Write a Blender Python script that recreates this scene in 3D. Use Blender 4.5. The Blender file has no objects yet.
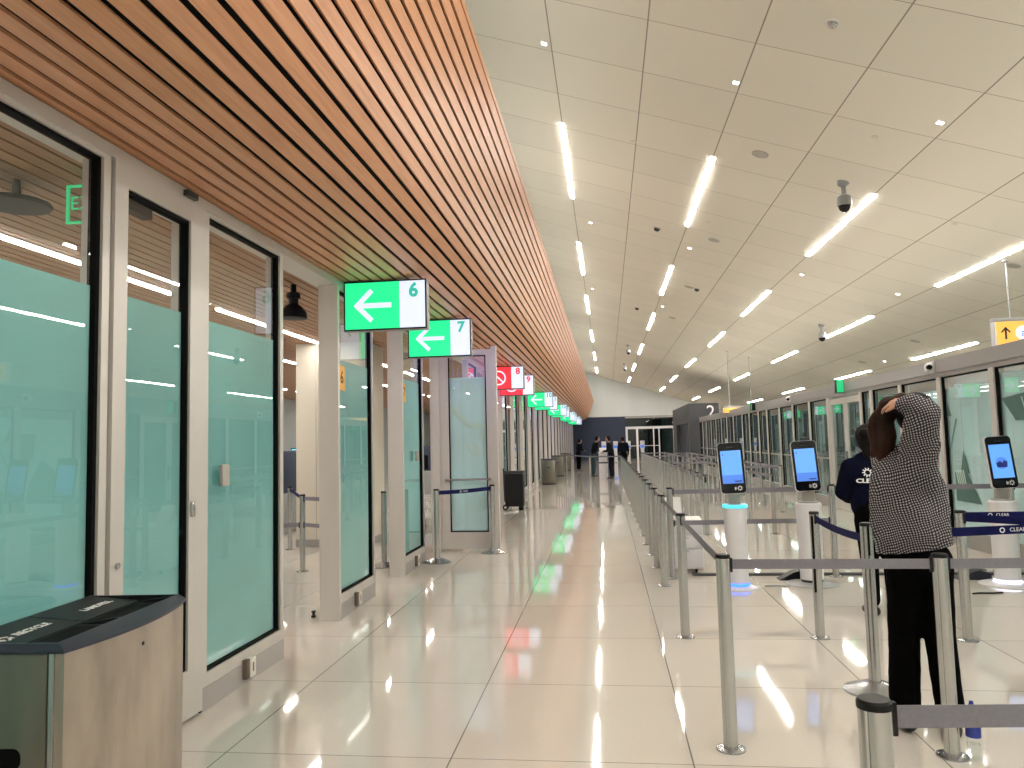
import bpy, bmesh, math, random
from mathutils import Vector, Matrix
from mathutils.bvhtree import BVHTree
random.seed(7)
scene = bpy.context.scene
COL = scene.collection
PI = math.pi
ORD = ['first', 'second', 'third', 'fourth', 'fifth', 'sixth', 'seventh', 'eighth', 'ninth', 'tenth', 'eleventh', 'twelfth',
       'thirteenth', 'fourteenth', 'fifteenth', 'sixteenth', 'seventeenth', 'eighteenth', 'nineteenth', 'twentieth',
       'twenty-first', 'twenty-second', 'twenty-third', 'twenty-fourth', 'twenty-fifth', 'twenty-sixth', 'twenty-seventh',
       'twenty-eighth', 'twenty-ninth', 'thirtieth']

# ------------------------------------------------------------------ materials
MATS = {}


def new_mat(name):
    m = bpy.data.materials.new(name)
    m.use_nodes = True
    MATS[name] = m
    nt = m.node_tree
    b = nt.nodes.get('Principled BSDF')
    return m, nt, b


def pmat(name, col, rough=.5, metal=0., spec=.5, noise=0., nscale=8., stretch=(1, 1, 1), bump=0., coat=0.):
    m, nt, b = new_mat(name)
    b.inputs['Base Color'].default_value = (*col, 1)
    b.inputs['Roughness'].default_value = rough
    b.inputs['Metallic'].default_value = metal
    b.inputs['Specular IOR Level'].default_value = spec
    b.inputs['Coat Weight'].default_value = coat
    if noise or bump:
        tc = nt.nodes.new('ShaderNodeTexCoord')
        mp = nt.nodes.new('ShaderNodeMapping')
        mp.inputs['Scale'].default_value = stretch
        nz = nt.nodes.new('ShaderNodeTexNoise')
        nz.inputs['Scale'].default_value = nscale
        nz.inputs['Detail'].default_value = 4
        nt.links.new(tc.outputs['Object'], mp.inputs['Vector'])
        nt.links.new(mp.outputs['Vector'], nz.inputs['Vector'])
        if noise:
            rp = nt.nodes.new('ShaderNodeValToRGB')
            rp.color_ramp.elements[0].position = .3
            rp.color_ramp.elements[1].position = .7
            rp.color_ramp.elements[0].color = (*[c * (1 - noise) for c in col], 1)
            rp.color_ramp.elements[1].color = (*[min(1, c * (1 + noise)) for c in col], 1)
            nt.links.new(nz.outputs['Fac'], rp.inputs['Fac'])
            nt.links.new(rp.outputs['Color'], b.inputs['Base Color'])
        if bump:
            bp = nt.nodes.new('ShaderNodeBump')
            bp.inputs['Strength'].default_value = bump
            bp.inputs['Distance'].default_value = .01
            nt.links.new(nz.outputs['Fac'], bp.inputs['Height'])
            nt.links.new(bp.outputs['Normal'], b.inputs['Normal'])
    return m


def emat(name, col, strength):
    m, nt, b = new_mat(name)
    b.inputs['Base Color'].default_value = (*[c * .3 for c in col], 1)
    b.inputs['Roughness'].default_value = .3
    b.inputs['Emission Color'].default_value = (*col, 1)
    b.inputs['Emission Strength'].default_value = strength
    return m


pmat('aluminium', (.60, .575, .54), .38, .2, noise=.04, nscale=3, stretch=(1, 1, .1))
pmat('kick_grey', (.42, .405, .40), .4, .2)
pmat('aluminium_dark', (.36, .345, .33), .42, .4, noise=.04, nscale=3)
pmat('steel', (.55, .54, .525), .26, .85, noise=.08, nscale=30, stretch=(1, 1, .05))
pmat('steel_base', (.42, .43, .44), .25, .9)
pmat('brushed_steel', (.47, .41, .345), .34, .8, noise=.16, nscale=9, stretch=(1, 1, .3))
pmat('brushed_steel_panel', (.22, .21, .17), .3, .9, noise=.1, nscale=10, stretch=(1, 1, .1))
pmat('black_plastic', (.008, .008, .009), .45, spec=.25)
pmat('black_gasket', (.004, .004, .004), .7, spec=.1)
pmat('black_screen_glass', (.004, .004, .006), .12, spec=.3)
pmat('navy_lid', (.028, .034, .055), .45, noise=.1, nscale=60)
pmat('dark_lid', (.008, .011, .013), .6, spec=.25, noise=.15, nscale=80)
pmat('flap_grey', (.016, .021, .024), .55, spec=.3, noise=.15, nscale=80)
pmat('belt_grey', (.21, .205, .235), .75, noise=.06, nscale=90)
pmat('belt_navy', (.004, .006, .065), .8, spec=.2)
pmat('white_plastic', (.72, .72, .74), .35)
pmat('white_paint', (.80, .80, .78), .6)
pmat('print_white', (.85, .85, .85), .6)
pmat('print_teal', (.02, .45, .38), .6)
pmat('print_black', (.01, .01, .01), .6)
pmat('outlet_white', (.75, .72, .66), .5)
pmat('outlet_brown', (.16, .12, .09), .6)
pmat('camera_grey', (.30, .31, .31), .4)
pmat('speaker_grey', (.42, .40, .36), .7)
pmat('dark_device', (.05, .05, .052), .6, spec=.3)
pmat('wall_pale', (.74, .78, .78), .75, noise=.03, nscale=1.2, stretch=(1, 1, .05))
pmat('wall_navy', (.020, .032, .068), .5)
pmat('wall_charcoal', (.055, .057, .064), .6)
pmat('wall_grey', (.35, .37, .36), .7)
pmat('wall_night', (.018, .024, .03), .3)
pmat('wall_far', (.30, .33, .33), .6)
pmat('cream_panel', (.66, .61, .51), .6, noise=.02, nscale=2)
pmat('header_grey', (.34, .33, .33), .5, .2)
pmat('skin', (.55, .30, .20), .55)
pmat('skin_far', (.30, .17, .12), .6)
pmat('black_trousers', (.002, .002, .002), .95, spec=.05, noise=.3, nscale=20)
pmat('navy_knit', (.0025, .0035, .014), .95, spec=.1, noise=.25, nscale=30)
pmat('dark_uniform', (.005, .006, .010), .9, spec=.1)
pmat('black_shoe', (.01, .01, .01), .4)
pmat('white_sole', (.5, .5, .5), .6)
pmat('hair_black', (.006, .004, .0035), .6, spec=.15, noise=.4, nscale=40, stretch=(1, 1, .15), bump=.4)
pmat('hair_brown', (.030, .011, .006), .55, spec=.2, noise=.6, nscale=26, stretch=(1, 1, .12), bump=.6)
pmat('label_blue', (.02, .04, .30), .4)
pmat('paper_white', (.8, .8, .8), .7)
pmat('yellow_tag', (.85, .42, .06), .5)
pmat('jar_teal', (.012, .04, .045), .7)

emat('strip_light', (1.0, .95, .88), 84.)
emat('strip_light_inner', (1.0, .95, .88), 40.)
emat('fill_uplight', (1.0, .94, .84), 17.)  # emission of the added, unseen lamps that lift the ceiling
emat('fill_uplight_dim', (1.0, .94, .84), 9.)
emat('spot_light', (1.0, .97, .92), 14.)
emat('sign_green', (.02, .86, .30), 1.05)
emat('sign_red', (.95, .04, .06), 1.1)
emat('sign_white', (.80, .86, 1.0), .92)
emat('sign_teal_text', (.04, .55, .42), .8)
emat('sign_red_text', (.8, .05, .08), .9)
emat('sign_back', (.50, .42, 1.0), 3.0)
emat('sign_back_pink', (1.0, .16, .55), 3.0)
emat('screen_blue', (.13, .38, .92), 1.0)
emat('screen_blue_dark', (.08, .22, .70), 1.0)
emat('ring_cyan', (.10, .70, .85), 1.1)
emat('ring_blue', (.03, .13, 1.0), 3.5)
emat('ring_white', (.75, .72, 1.0), 4.0)
emat('sign_yellow', (1.0, .52, .10), .95)
emat('exit_green', (.02, .60, .22), .8)
emat('cyan_screen', (.2, .65, 1.0), 1.4)


def glass_mat(name, tint, refl=1.0, ior=1.5):
    m = bpy.data.materials.new(name)
    m.use_nodes = True
    MATS[name] = m
    nt = m.node_tree
    nt.nodes.clear()
    out = nt.nodes.new('ShaderNodeOutputMaterial')
    mix = nt.nodes.new('ShaderNodeMixShader')
    tr = nt.nodes.new('ShaderNodeBsdfTransparent')
    tr.inputs['Color'].default_value = (*tint, 1)
    gl = nt.nodes.new('ShaderNodeBsdfGlossy')
    gl.inputs['Roughness'].default_value = .0
    gl.inputs['Color'].default_value = (.95, 1, .98, 1)
    fr = nt.nodes.new('ShaderNodeFresnel')
    fr.inputs['IOR'].default_value = ior
    mu = nt.nodes.new('ShaderNodeMath')
    mu.operation = 'MULTIPLY'
    mu.use_clamp = True
    mu.inputs[1].default_value = refl
    # the far face of a pane sends nothing back, or it would mirror everything seen at a slant
    ge = nt.nodes.new('ShaderNodeNewGeometry')
    inv = nt.nodes.new('ShaderNodeMath')
    inv.operation = 'SUBTRACT'
    inv.inputs[0].default_value = 1.
    nt.links.new(ge.outputs['Backfacing'], inv.inputs[1])
    m2 = nt.nodes.new('ShaderNodeMath')
    m2.operation = 'MULTIPLY'
    nt.links.new(fr.outputs[0], m2.inputs[0])
    nt.links.new(inv.outputs[0], m2.inputs[1])
    nt.links.new(m2.outputs[0], mu.inputs[0])
    nt.links.new(mu.outputs[0], mix.inputs[0])
    nt.links.new(tr.outputs[0], mix.inputs[1])
    nt.links.new(gl.outputs[0], mix.inputs[2])
    nt.links.new(mix.outputs[0], out.inputs['Surface'])
    return m


glass_mat('clear_glass', (.965, .985, .98), 1.5)
glass_mat('dark_glass', (.50, .60, .60), 1.6)


def film_mat(name, col, trans=.5):
    m = bpy.data.materials.new(name)
    m.use_nodes = True
    MATS[name] = m
    nt = m.node_tree
    nt.nodes.clear()
    out = nt.nodes.new('ShaderNodeOutputMaterial')
    mix = nt.nodes.new('ShaderNodeMixShader')
    mix.inputs[0].default_value = trans
    d = nt.nodes.new('ShaderNodeBsdfDiffuse')
    t = nt.nodes.new('ShaderNodeBsdfTranslucent')
    tc = nt.nodes.new('ShaderNodeTexCoord')
    nz = nt.nodes.new('ShaderNodeTexNoise')
    nz.inputs['Scale'].default_value = .9
    nz.inputs['Detail'].default_value = 2
    rp = nt.nodes.new('ShaderNodeValToRGB')
    rp.color_ramp.elements[0].position = .3
    rp.color_ramp.elements[1].position = .7
    rp.color_ramp.elements[0].color = (*[c * .9 for c in col], 1)
    rp.color_ramp.elements[1].color = (*[c * 1.08 for c in col], 1)
    nt.links.new(tc.outputs['Object'], nz.inputs['Vector'])
    nt.links.new(nz.outputs['Fac'], rp.inputs['Fac'])
    nt.links.new(rp.outputs['Color'], d.inputs['Color'])
    nt.links.new(rp.outputs['Color'], t.inputs['Color'])
    nt.links.new(d.outputs[0], mix.inputs[1])
    nt.links.new(t.outputs[0], mix.inputs[2])
    nt.links.new(mix.outputs[0], out.inputs['Surface'])
    return m


film_mat('mint_film', (.40, .71, .71))
film_mat('mint_film_pale', (.72, .90, .93), .25)
film_mat('decal_pale', (.72, .86, .80))
film_mat('decal_dark', (.22, .36, .33))


def line_grid_mat(name, col, line, sx, ox, wx, sy, oy, wy, rough, spec, speck=0., bump=0., ior=1.5):
    """a surface with joints: lines every sx at ox (width wx) along x, and every sy at oy along y"""
    m, nt, b = new_mat(name)
    b.inputs['Roughness'].default_value = rough
    b.inputs['Specular IOR Level'].default_value = spec
    b.inputs['IOR'].default_value = ior
    N, L = nt.nodes, nt.links
    tc = N.new('ShaderNodeTexCoord')
    sp = N.new('ShaderNodeSeparateXYZ')
    L.new(tc.outputs['Object'], sp.inputs[0])

    def mth(op, a, bb=None):
        n = N.new('ShaderNodeMath')
        n.operation = op
        for k, v in enumerate((a, bb)):
            if v is None:
                continue
            if isinstance(v, (int, float)):
                n.inputs[k].default_value = v
            else:
                L.new(v, n.inputs[k])
        return n.outputs[0]

    def line_mask(sock, s, o, w):
        t = mth('SUBTRACT', sock, o - s / 2)
        t = mth('DIVIDE', t, s)
        t = mth('FRACT', t)
        t = mth('SUBTRACT', t, .5)
        t = mth('ABSOLUTE', t)
        return mth('LESS_THAN', t, w / s / 2)
    k = mth('MAXIMUM', line_mask(sp.outputs[0], sx, ox, wx), line_mask(sp.outputs[1], sy, oy, wy))
    nz = N.new('ShaderNodeTexNoise')
    nz.inputs['Scale'].default_value = 120
    nz.inputs['Detail'].default_value = 2
    L.new(tc.outputs['Object'], nz.inputs['Vector'])
    rp = N.new('ShaderNodeValToRGB')
    rp.color_ramp.elements[0].position = .35
    rp.color_ramp.elements[1].position = .65
    rp.color_ramp.elements[0].color = (*[c * (1 - speck) for c in col], 1)
    rp.color_ramp.elements[1].color = (*[c * (1 + speck) for c in col], 1)
    L.new(nz.outputs['Fac'], rp.inputs['Fac'])
    # whole tiles differ a little
    fl = N.new('ShaderNodeCombineXYZ')
    L.new(mth('FLOOR', mth('DIVIDE', mth('SUBTRACT', sp.outputs[0], ox), sx)), fl.inputs[0])
    L.new(mth('FLOOR', mth('DIVIDE', mth('SUBTRACT', sp.outputs[1], oy), sy)), fl.inputs[1])
    wn = N.new('ShaderNodeTexWhiteNoise')
    wn.noise_dimensions = '2D'
    L.new(fl.outputs[0], wn.inputs['Vector'])
    hv = N.new('ShaderNodeHueSaturation')
    L.new(rp.outputs['Color'], hv.inputs['Color'])
    L.new(mth('ADD', mth('MULTIPLY', wn.outputs['Value'], .05), .975), hv.inputs['Value'])
    mx = N.new('ShaderNodeMix')
    mx.data_type = 'RGBA'
    L.new(k, mx.inputs[0])
    L.new(hv.outputs['Color'], mx.inputs[6])
    mx.inputs[7].default_value = (*line, 1)
    L.new(mx.outputs[2], b.inputs['Base Color'])
    if bump:
        n2 = N.new('ShaderNodeTexNoise')
        n2.inputs['Scale'].default_value = 1.3
        n2.inputs['Detail'].default_value = 1
        L.new(tc.outputs['Object'], n2.inputs['Vector'])
        bp = N.new('ShaderNodeBump')
        bp.inputs['Strength'].default_value = bump
        bp.inputs['Distance'].default_value = .02
        L.new(n2.outputs['Fac'], bp.inputs['Height'])
        L.new(bp.outputs['Normal'], b.inputs['Normal'])
    return m


line_grid_mat('floor_tile', (.64, .60, .54), (.22, .20, .17), 1.213, .372, .008, 1.2, 5.14, .006, .045, 1.0, .05, .012, 1.66)
TILT = math.atan(.327)
line_grid_mat('ceiling_tile', (.74, .705, .62), (.30, .28, .24), 1.188 / math.cos(TILT), 0., .017, 1.25, 1.07, .010, .9, .1, .03)


def wood_mat(name, base, dark, rough=.38):
    m, nt, b = new_mat(name)
    N, L = nt.nodes, nt.links
    b.inputs['Roughness'].default_value = rough
    b.inputs['Specular IOR Level'].default_value = .55
    tc = N.new('ShaderNodeTexCoord')
    mp = N.new('ShaderNodeMapping')
    mp.inputs['Scale'].default_value = (14, .5, 14)
    nz = N.new('ShaderNodeTexNoise')
    nz.inputs['Scale'].default_value = 5
    nz.inputs['Detail'].default_value = 6
    nz.inputs['Roughness'].default_value = .65
    rp = N.new('ShaderNodeValToRGB')
    rp.color_ramp.elements[0].position = .3
    rp.color_ramp.elements[1].position = .72
    rp.color_ramp.elements[0].color = (*dark, 1)
    rp.color_ramp.elements[1].color = (*base, 1)
    L.new(tc.outputs['Object'], mp.inputs[0])
    L.new(mp.outputs[0], nz.inputs['Vector'])
    L.new(nz.outputs['Fac'], rp.inputs['Fac'])
    L.new(rp.outputs['Color'], b.inputs['Base Color'])
    return m


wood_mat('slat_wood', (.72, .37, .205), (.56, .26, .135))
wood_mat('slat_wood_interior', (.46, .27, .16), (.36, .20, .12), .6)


def gingham_mat():
    m, nt, b = new_mat('plaid_cloth')
    N, L = nt.nodes, nt.links
    b.inputs['Roughness'].default_value = .9
    tc = N.new('ShaderNodeTexCoord')
    mp = N.new('ShaderNodeMapping')
    mp.inputs['Rotation'].default_value = (.12, .22, .3)
    L.new(tc.outputs['Object'], mp.inputs[0])
    # a little warping so that the weave follows the folds
    nz = N.new('ShaderNodeTexNoise')
    nz.inputs['Scale'].default_value = 5
    L.new(tc.outputs['Object'], nz.inputs['Vector'])
    sc = N.new('ShaderNodeVectorMath')
    sc.operation = 'SCALE'
    sc.inputs['Scale'].default_value = .06
    L.new(nz.outputs['Color'], sc.inputs[0])
    ad = N.new('ShaderNodeVectorMath')
    ad.operation = 'ADD'
    L.new(mp.outputs[0], ad.inputs[0])
    L.new(sc.outputs[0], ad.inputs[1])
    sp = N.new('ShaderNodeSeparateXYZ')
    L.new(ad.outputs[0], sp.inputs[0])
    P = .0135

    def stripe(s):
        a = N.new('ShaderNodeMath')
        a.operation = 'DIVIDE'
        a.inputs[1].default_value = P
        L.new(s, a.inputs[0])
        f = N.new('ShaderNodeMath')
        f.operation = 'FRACT'
        L.new(a.outputs[0], f.inputs[0])
        g = N.new('ShaderNodeMath')
        g.operation = 'LESS_THAN'
        g.inputs[1].default_value = .54
        L.new(f.outputs[0], g.inputs[0])
        return g.outputs[0]
    s = N.new('ShaderNodeMath')
    s.operation = 'ADD'
    L.new(stripe(sp.outputs[0]), s.inputs[0])
    L.new(stripe(sp.outputs[2]), s.inputs[1])
    rp = N.new('ShaderNodeValToRGB')
    rp.color_ramp.interpolation = 'CONSTANT'
    rp.color_ramp.elements[0].position = 0
    rp.color_ramp.elements[0].color = (.42, .40, .42, 1)
    rp.color_ramp.elements[1].position = .3
    rp.color_ramp.elements[1].color = (.04, .038, .046, 1)
    e = rp.color_ramp.elements.new(.8)
    e.color = (.006, .006, .008, 1)
    d = N.new('ShaderNodeMath')
    d.operation = 'DIVIDE'
    d.inputs[1].default_value = 2
    L.new(s.outputs[0], d.inputs[0])
    L.new(d.outputs[0], rp.inputs['Fac'])
    L.new(rp.outputs['Color'], b.inputs['Base Color'])
    return m


gingham_mat()

# ------------------------------------------------------------------ mesh helpers


class MB:
    """collects shapes, then links them as one mesh object"""

    def __init__(self):
        self.bm = bmesh.new()
        self.mi = 0

    def mat(self, i):
        self.mi = i
        return self

    def face(self, vs):
        try:
            f = self.bm.faces.new(vs)
            f.material_index = self.mi
            f.smooth = True
            return f
        except ValueError:
            return None

    def box(self, x0, y0, z0, x1, y1, z1, M=None, bev=0.):
        g = [(x0, y0, z0), (x1, y0, z0), (x1, y1, z0), (x0, y1, z0), (x0, y0, z1), (x1, y0, z1), (x1, y1, z1), (x0, y1, z1)]
        vs = [self.bm.verts.new(M @ Vector(p) if M else p) for p in g]
        fs = [self.face([vs[i] for i in q]) for q in ((3, 2, 1, 0), (4, 5, 6, 7), (0, 1, 5, 4), (1, 2, 6, 5), (2, 3, 7, 6), (3, 0, 4, 7))]
        if bev:
            es = {e for f in fs for e in f.edges}
            r = bmesh.ops.bevel(self.bm, geom=list(es), offset=bev, segments=2, affect='EDGES', profile=.5)
            for f in r['faces']:
                f.material_index = self.mi
                f.smooth = True
        return self

    def prism(self, pts, lo, hi, axis='z', M=None):
        """pts: outline in the plane across the axis"""
        def P(p, h):
            v = {'z': (p[0], p[1], h), 'y': (p[0], h, p[1]), 'x': (h, p[0], p[1])}[axis]
            return M @ Vector(v) if M else v
        a = [self.bm.verts.new(P(p, lo)) for p in pts]
        b = [self.bm.verts.new(P(p, hi)) for p in pts]
        n = len(pts)
        self.face(list(reversed(a)))
        self.face(b)
        for i in range(n):
            self.face([a[i], a[(i + 1) % n], b[(i + 1) % n], b[i]])
        return self

    def lathe(self, prof, c=(0, 0, 0), n=20, M=None, sx=1., sy=1.):
        rings = []
        for r, z in prof:
            if r < 1e-5:
                p = Vector((c[0], c[1], c[2] + z))
                rings.append([self.bm.verts.new(M @ p if M else p)])
            else:
                ring = []
                for i in range(n):
                    a = 2 * PI * i / n
                    p = Vector((c[0] + r * math.cos(a) * sx, c[1] + r * math.sin(a) * sy, c[2] + z))
                    ring.append(self.bm.verts.new(M @ p if M else p))
                rings.append(ring)
        for A, B in zip(rings, rings[1:]):
            for i in range(n):
                j = (i + 1) % n
                if len(A) == 1 and len(B) == 1:
                    continue
                if len(A) == 1:
                    self.face([A[0], B[j], B[i]])
                elif len(B) == 1:
                    self.face([A[i], A[j], B[0]])
                else:
                    self.face([A[i], A[j], B[j], B[i]])
        if len(rings[0]) > 1:
            self.face(list(reversed(rings[0])))
        if len(rings[-1]) > 1:
            self.face(rings[-1])
        return self

    def tube(self, pts, r, n=8):
        pts = [Vector(p) for p in pts]
        rings = []
        for k, p in enumerate(pts):
            d = (pts[min(k + 1, len(pts) - 1)] - pts[max(k - 1, 0)]).normalized()
            u = d.orthogonal().normalized()
            if abs(d.z) < .9:
                u = d.cross(Vector((0, 0, 1))).normalized()
            else:
                u = d.cross(Vector((0, 1, 0))).normalized()
            w = d.cross(u)
            rr = r[k] if isinstance(r, (list, tuple)) else r
            rings.append([self.bm.verts.new(p + u * rr * math.cos(2 * PI * i / n) + w * rr * math.sin(2 * PI * i / n)) for i in range(n)])
        for A, B in zip(rings, rings[1:]):
            for i in range(n):
                j = (i + 1) % n
                self.face([A[i], A[j], B[j], B[i]])
        self.face(list(reversed(rings[0])))
        self.face(rings[-1])
        return self

    def build(self, name, mats, parent=None, loc=None, angle=35):
        bmesh.ops.recalc_face_normals(self.bm, faces=self.bm.faces)
        me = bpy.data.meshes.new(name)
        self.bm.to_mesh(me)
        self.bm.free()
        me.set_sharp_from_angle(angle=math.radians(angle))
        for m in (mats if isinstance(mats, (list, tuple)) else [mats]):
            me.materials.append(MATS[m])
        return link(name, me, parent, loc)


def link(name, data, parent=None, loc=None):
    o = bpy.data.objects.new(name, data)
    COL.objects.link(o)
    if parent:
        o.parent = parent
    if loc is not None:
        o.location = loc
    return o


def tag(o, label=None, cat=None, group=None, kind=None):
    if label:
        o['label'] = label
    if cat:
        o['category'] = cat
    if group:
        o['group'] = group
    if kind:
        o['kind'] = kind
    return o


def thing(name, label, cat, loc=(0, 0, 0), rz=0., group=None):
    o = link(name, None, None, loc)
    o.rotation_euler = (0, 0, rz)
    return tag(o, label, cat, group)


def struct(name, mb, mats, parent=None, angle=35):
    o = mb.build(name, mats, parent, angle=angle)
    if not parent:
        o['kind'] = 'structure'
    return o


def struct_empty(name, loc=(0, 0, 0)):
    o = link(name, None, None, loc)
    o['kind'] = 'structure'
    return o


def copy_tree(o, parent=None):
    c = o.copy()
    COL.objects.link(c)
    c.parent = parent
    for ch in list(o.children):
        copy_tree(ch, c)
    return c


def text_mesh(s, size, depth=.001, align='CENTER', bold=0.):
    cu = bpy.data.curves.new('t', 'FONT')
    cu.body = s
    cu.size = size
    cu.extrude = depth
    cu.offset = bold
    cu.align_x = align
    cu.align_y = 'CENTER'
    cu.resolution_u = 3
    o = bpy.data.objects.new('t', cu)
    COL.objects.link(o)
    bpy.context.view_layer.update()
    dg = bpy.context.evaluated_depsgraph_get()
    me = bpy.data.meshes.new_from_object(o.evaluated_get(dg))
    bpy.data.objects.remove(o)
    bpy.data.curves.remove(cu)
    return me


def text(name, s, size, M, mat, parent, depth=.001, bold=0.):
    me = text_mesh(s, size, depth, bold=bold)
    me.transform(M)
    me.materials.clear()
    me.materials.append(MATS[mat])
    me.name = name
    return link(name, me, parent)


def facing_minus_y(x, y, z):
    """text plane that reads from -Y"""
    return Matrix.Translation((x, y, z)) @ Matrix.Rotation(PI / 2, 4, 'X')


# blobs: union of tapered capsules, remeshed into one smooth skin
def capsule(bm, p0, r0, p1, r1, sx=1., sy=1., n=14, m=5):
    p0, p1 = Vector(p0), Vector(p1)
    d = p1 - p0
    L = d.length
    if L < 1e-6:
        d = Vector((0, 0, 1))
    z = d.normalized()
    # keep the flattening axes aligned with world x / y as well as possible
    x = Vector((1, 0, 0)) - z * z.x
    if x.length < .2:
        x = Vector((0, 1, 0)) - z * z.y
        sx, sy = sy, sx
    x.normalize()
    y = z.cross(x)
    prof = []
    for i in range(m + 1):
        a = -PI / 2 + PI / 2 * i / m
        prof.append((r0 * math.cos(a), r0 * math.sin(a)))
    for i in range(m + 1):
        a = PI / 2 * i / m
        prof.append((r1 * math.cos(a), L + r1 * math.sin(a)))
    rings = []
    for r, h in prof:
        if r < 1e-5:
            rings.append([bm.verts.new(p0 + z * h)])
        else:
            rings.append([bm.verts.new(p0 + z * h + x * (r * sx * math.cos(2 * PI * i / n)) + y * (r * sy * math.sin(2 * PI * i / n))) for i in range(n)])
    for A, B in zip(rings, rings[1:]):
        for i in range(n):
            j = (i + 1) % n
            if len(A) == 1 and len(B) == 1:
                continue
            if len(A) == 1:
                bm.faces.new([A[0], B[j], B[i]])
            elif len(B) == 1:
                bm.faces.new([A[i], A[j], B[0]])
            else:
                bm.faces.new([A[i], A[j], B[j], B[i]])


def blob(name, caps, voxel, mat, parent=None, smooth=4, disp=0., cut_below=None):
    bm = bmesh.new()
    for c in caps:
        capsule(bm, *c)
    bmesh.ops.recalc_face_normals(bm, faces=bm.faces)
    me = bpy.data.meshes.new(name)
    bm.to_mesh(me)
    bm.free()
    o = link(name, me)
    md = o.modifiers.new('r', 'REMESH')
    md.mode = 'VOXEL'
    md.voxel_size = voxel
    ms = o.modifiers.new('s', 'SMOOTH')
    ms.iterations = smooth
    ms.factor = .6
    if disp:
        tx = bpy.data.textures.new('folds', 'CLOUDS')
        tx.noise_scale = .12
        mdp = o.modifiers.new('d', 'DISPLACE')
        mdp.texture = tx
        mdp.strength = disp
        mdp.mid_level = .5
    bpy.context.view_layer.update()
    dg = bpy.context.evaluated_depsgraph_get()
    nm = bpy.data.meshes.new_from_object(o.evaluated_get(dg))
    bpy.data.objects.remove(o)
    bpy.data.meshes.remove(me)
    if cut_below is not None:
        b2 = bmesh.new()
        b2.from_mesh(nm)
        p, nn = cut_below
        bmesh.ops.bisect_plane(b2, geom=b2.verts[:] + b2.edges[:] + b2.faces[:], plane_co=p, plane_no=nn, clear_inner=True)
        b2.to_mesh(nm)
        b2.free()
    for f in nm.polygons:
        f.use_smooth = True
    nm.materials.clear()
    nm.materials.append(MATS[mat])
    nm.name = name
    return link(name, nm, parent)


# ------------------------------------------------------------------ camera
F, VPX, VPY, ROLL = 760., 606.5, 440., math.radians(1.4)
Yc = Vector(((VPX - 512) / F, -(VPY - 384) / F, -1.)).normalized()
up = Vector((-math.sin(ROLL), math.cos(ROLL), 0.))
Zc = Vector((up.x, up.y, -(up.dot(Yc)) / Yc.z)).normalized()
Xc = Yc.cross(Zc)
R = Matrix((Xc, Yc, Zc))          # camera axes to world axes
cam_d = bpy.data.cameras.new('camera')
cam_d.sensor_width = 36
cam_d.lens = 36 * F / 1024
cam_d.clip_start = .05
cam_d.clip_end = 300
cam = bpy.data.objects.new('camera', cam_d)
COL.objects.link(cam)
cam.matrix_world = Matrix.Translation((0, 0, 1.6)) @ R.to_4x4()
scene.camera = cam

# ------------------------------------------------------------------ the room
YB, YE = -7., 62.
XL = -2.53          # plane of the glass partition on the left
XR = 4.88           # plane of the glass partition on the right
SLOPE, ZC0 = .327, 6.63


def zceil(x):
    return ZC0 - SLOPE * x


struct('floor', MB().box(-11, YB, -.2, 10, YE, 0), 'floor_tile')

# sloping tiled ceiling; its own axes lie in the slope so that the joints follow it
x0 = -.55
ce = MB()
c = math.cos(TILT)
ce.box((-3.0 - x0) / c, YB, 0, (10 - x0) / c, YE, .12)
o = struct('ceiling', ce, 'ceiling_tile')
o.location = (x0, 0, zceil(x0))
o.rotation_euler = (0, TILT, 0)

struct('wall_upper_left', MB().box(-2.1, YB, 3.25, -2.0, YE, zceil(-2.) + .1), 'wall_pale')
# end wall: pale above, navy panel below left, glazed doors in the middle
we = MB()
we.mat(0).prism([(-3.2, 3.47), (10, 3.47), (10, zceil(10)), (-3.2, zceil(-3.2))], YE, YE + .2, 'y')
we.mat(1).box(-11, YE, 0, 1.55, YE + .2, 3.47)
we.mat(2).box(7.2, YE, 0, 10, YE + .2, 3.47)
struct('wall_end', we, ['wall_pale', 'wall_navy', 'wall_charcoal'])
struct('wall_back', MB().box(-11, YB - .2, 0, 10, YB, 11), 'wall_pale')
struct('wall_far_left', MB().box(-11.2, YB, 0, -11, YE, 3.4), 'wall_grey')
struct('wall_far_right', MB().box(10, YB, 0, 10.2, YE, 3.6), 'wall_far')

# slatted timber canopy over the lanes
W = .112
pts = [(-2.56, 3.21)]
for i in range(23):
    s = min(max((i - 3) / 11, 0), 1)
    t = math.radians(70 * s * s * (3 - 2 * s))
    pts.append((pts[-1][0] + W * math.cos(t), pts[-1][1] + W * math.sin(t)))
ca = MB()
for i in range(23):
    a, b = Vector(pts[i]), Vector(pts[i + 1])
    d = (b - a).normalized()
    nrm = Vector((-d.y, d.x))          # away from the hall, up into the void
    g = .029
    p0, p1 = a + d * g / 2, b - d * g / 2
    ca.mat(0).prism([p0[:], p1[:], (p1 + nrm * .016)[:], (p0 + nrm * .016)[:]], YB, YE - .5, 'y')
    q0, q1 = a + nrm * .024, b + nrm * .024
    ca.mat(1).prism([q0[:], q1[:], (q1 + nrm * .01)[:], (q0 + nrm * .01)[:]], YB, YE - .5, 'y')
e = Vector(pts[-1])
ca.mat(0).prism([e[:], (e.x + .012, e.y + .03), (e.x - .15, e.y + .09), (e.x - .16, e.y + .03)], YB, YE - .5, 'y')
ca.mat(0).prism([(pts[0][0], pts[0][1] + .002)] + [p for p in pts[1:]] + [(pts[-1][0] - .1, pts[-1][1] + .03), (-2.0, pts[-1][1]), (-2.0, 3.4)], YE - .5, YE - .45, 'y')
struct('ceiling_canopy', ca, ['slat_wood', 'black_gasket'])

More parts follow.
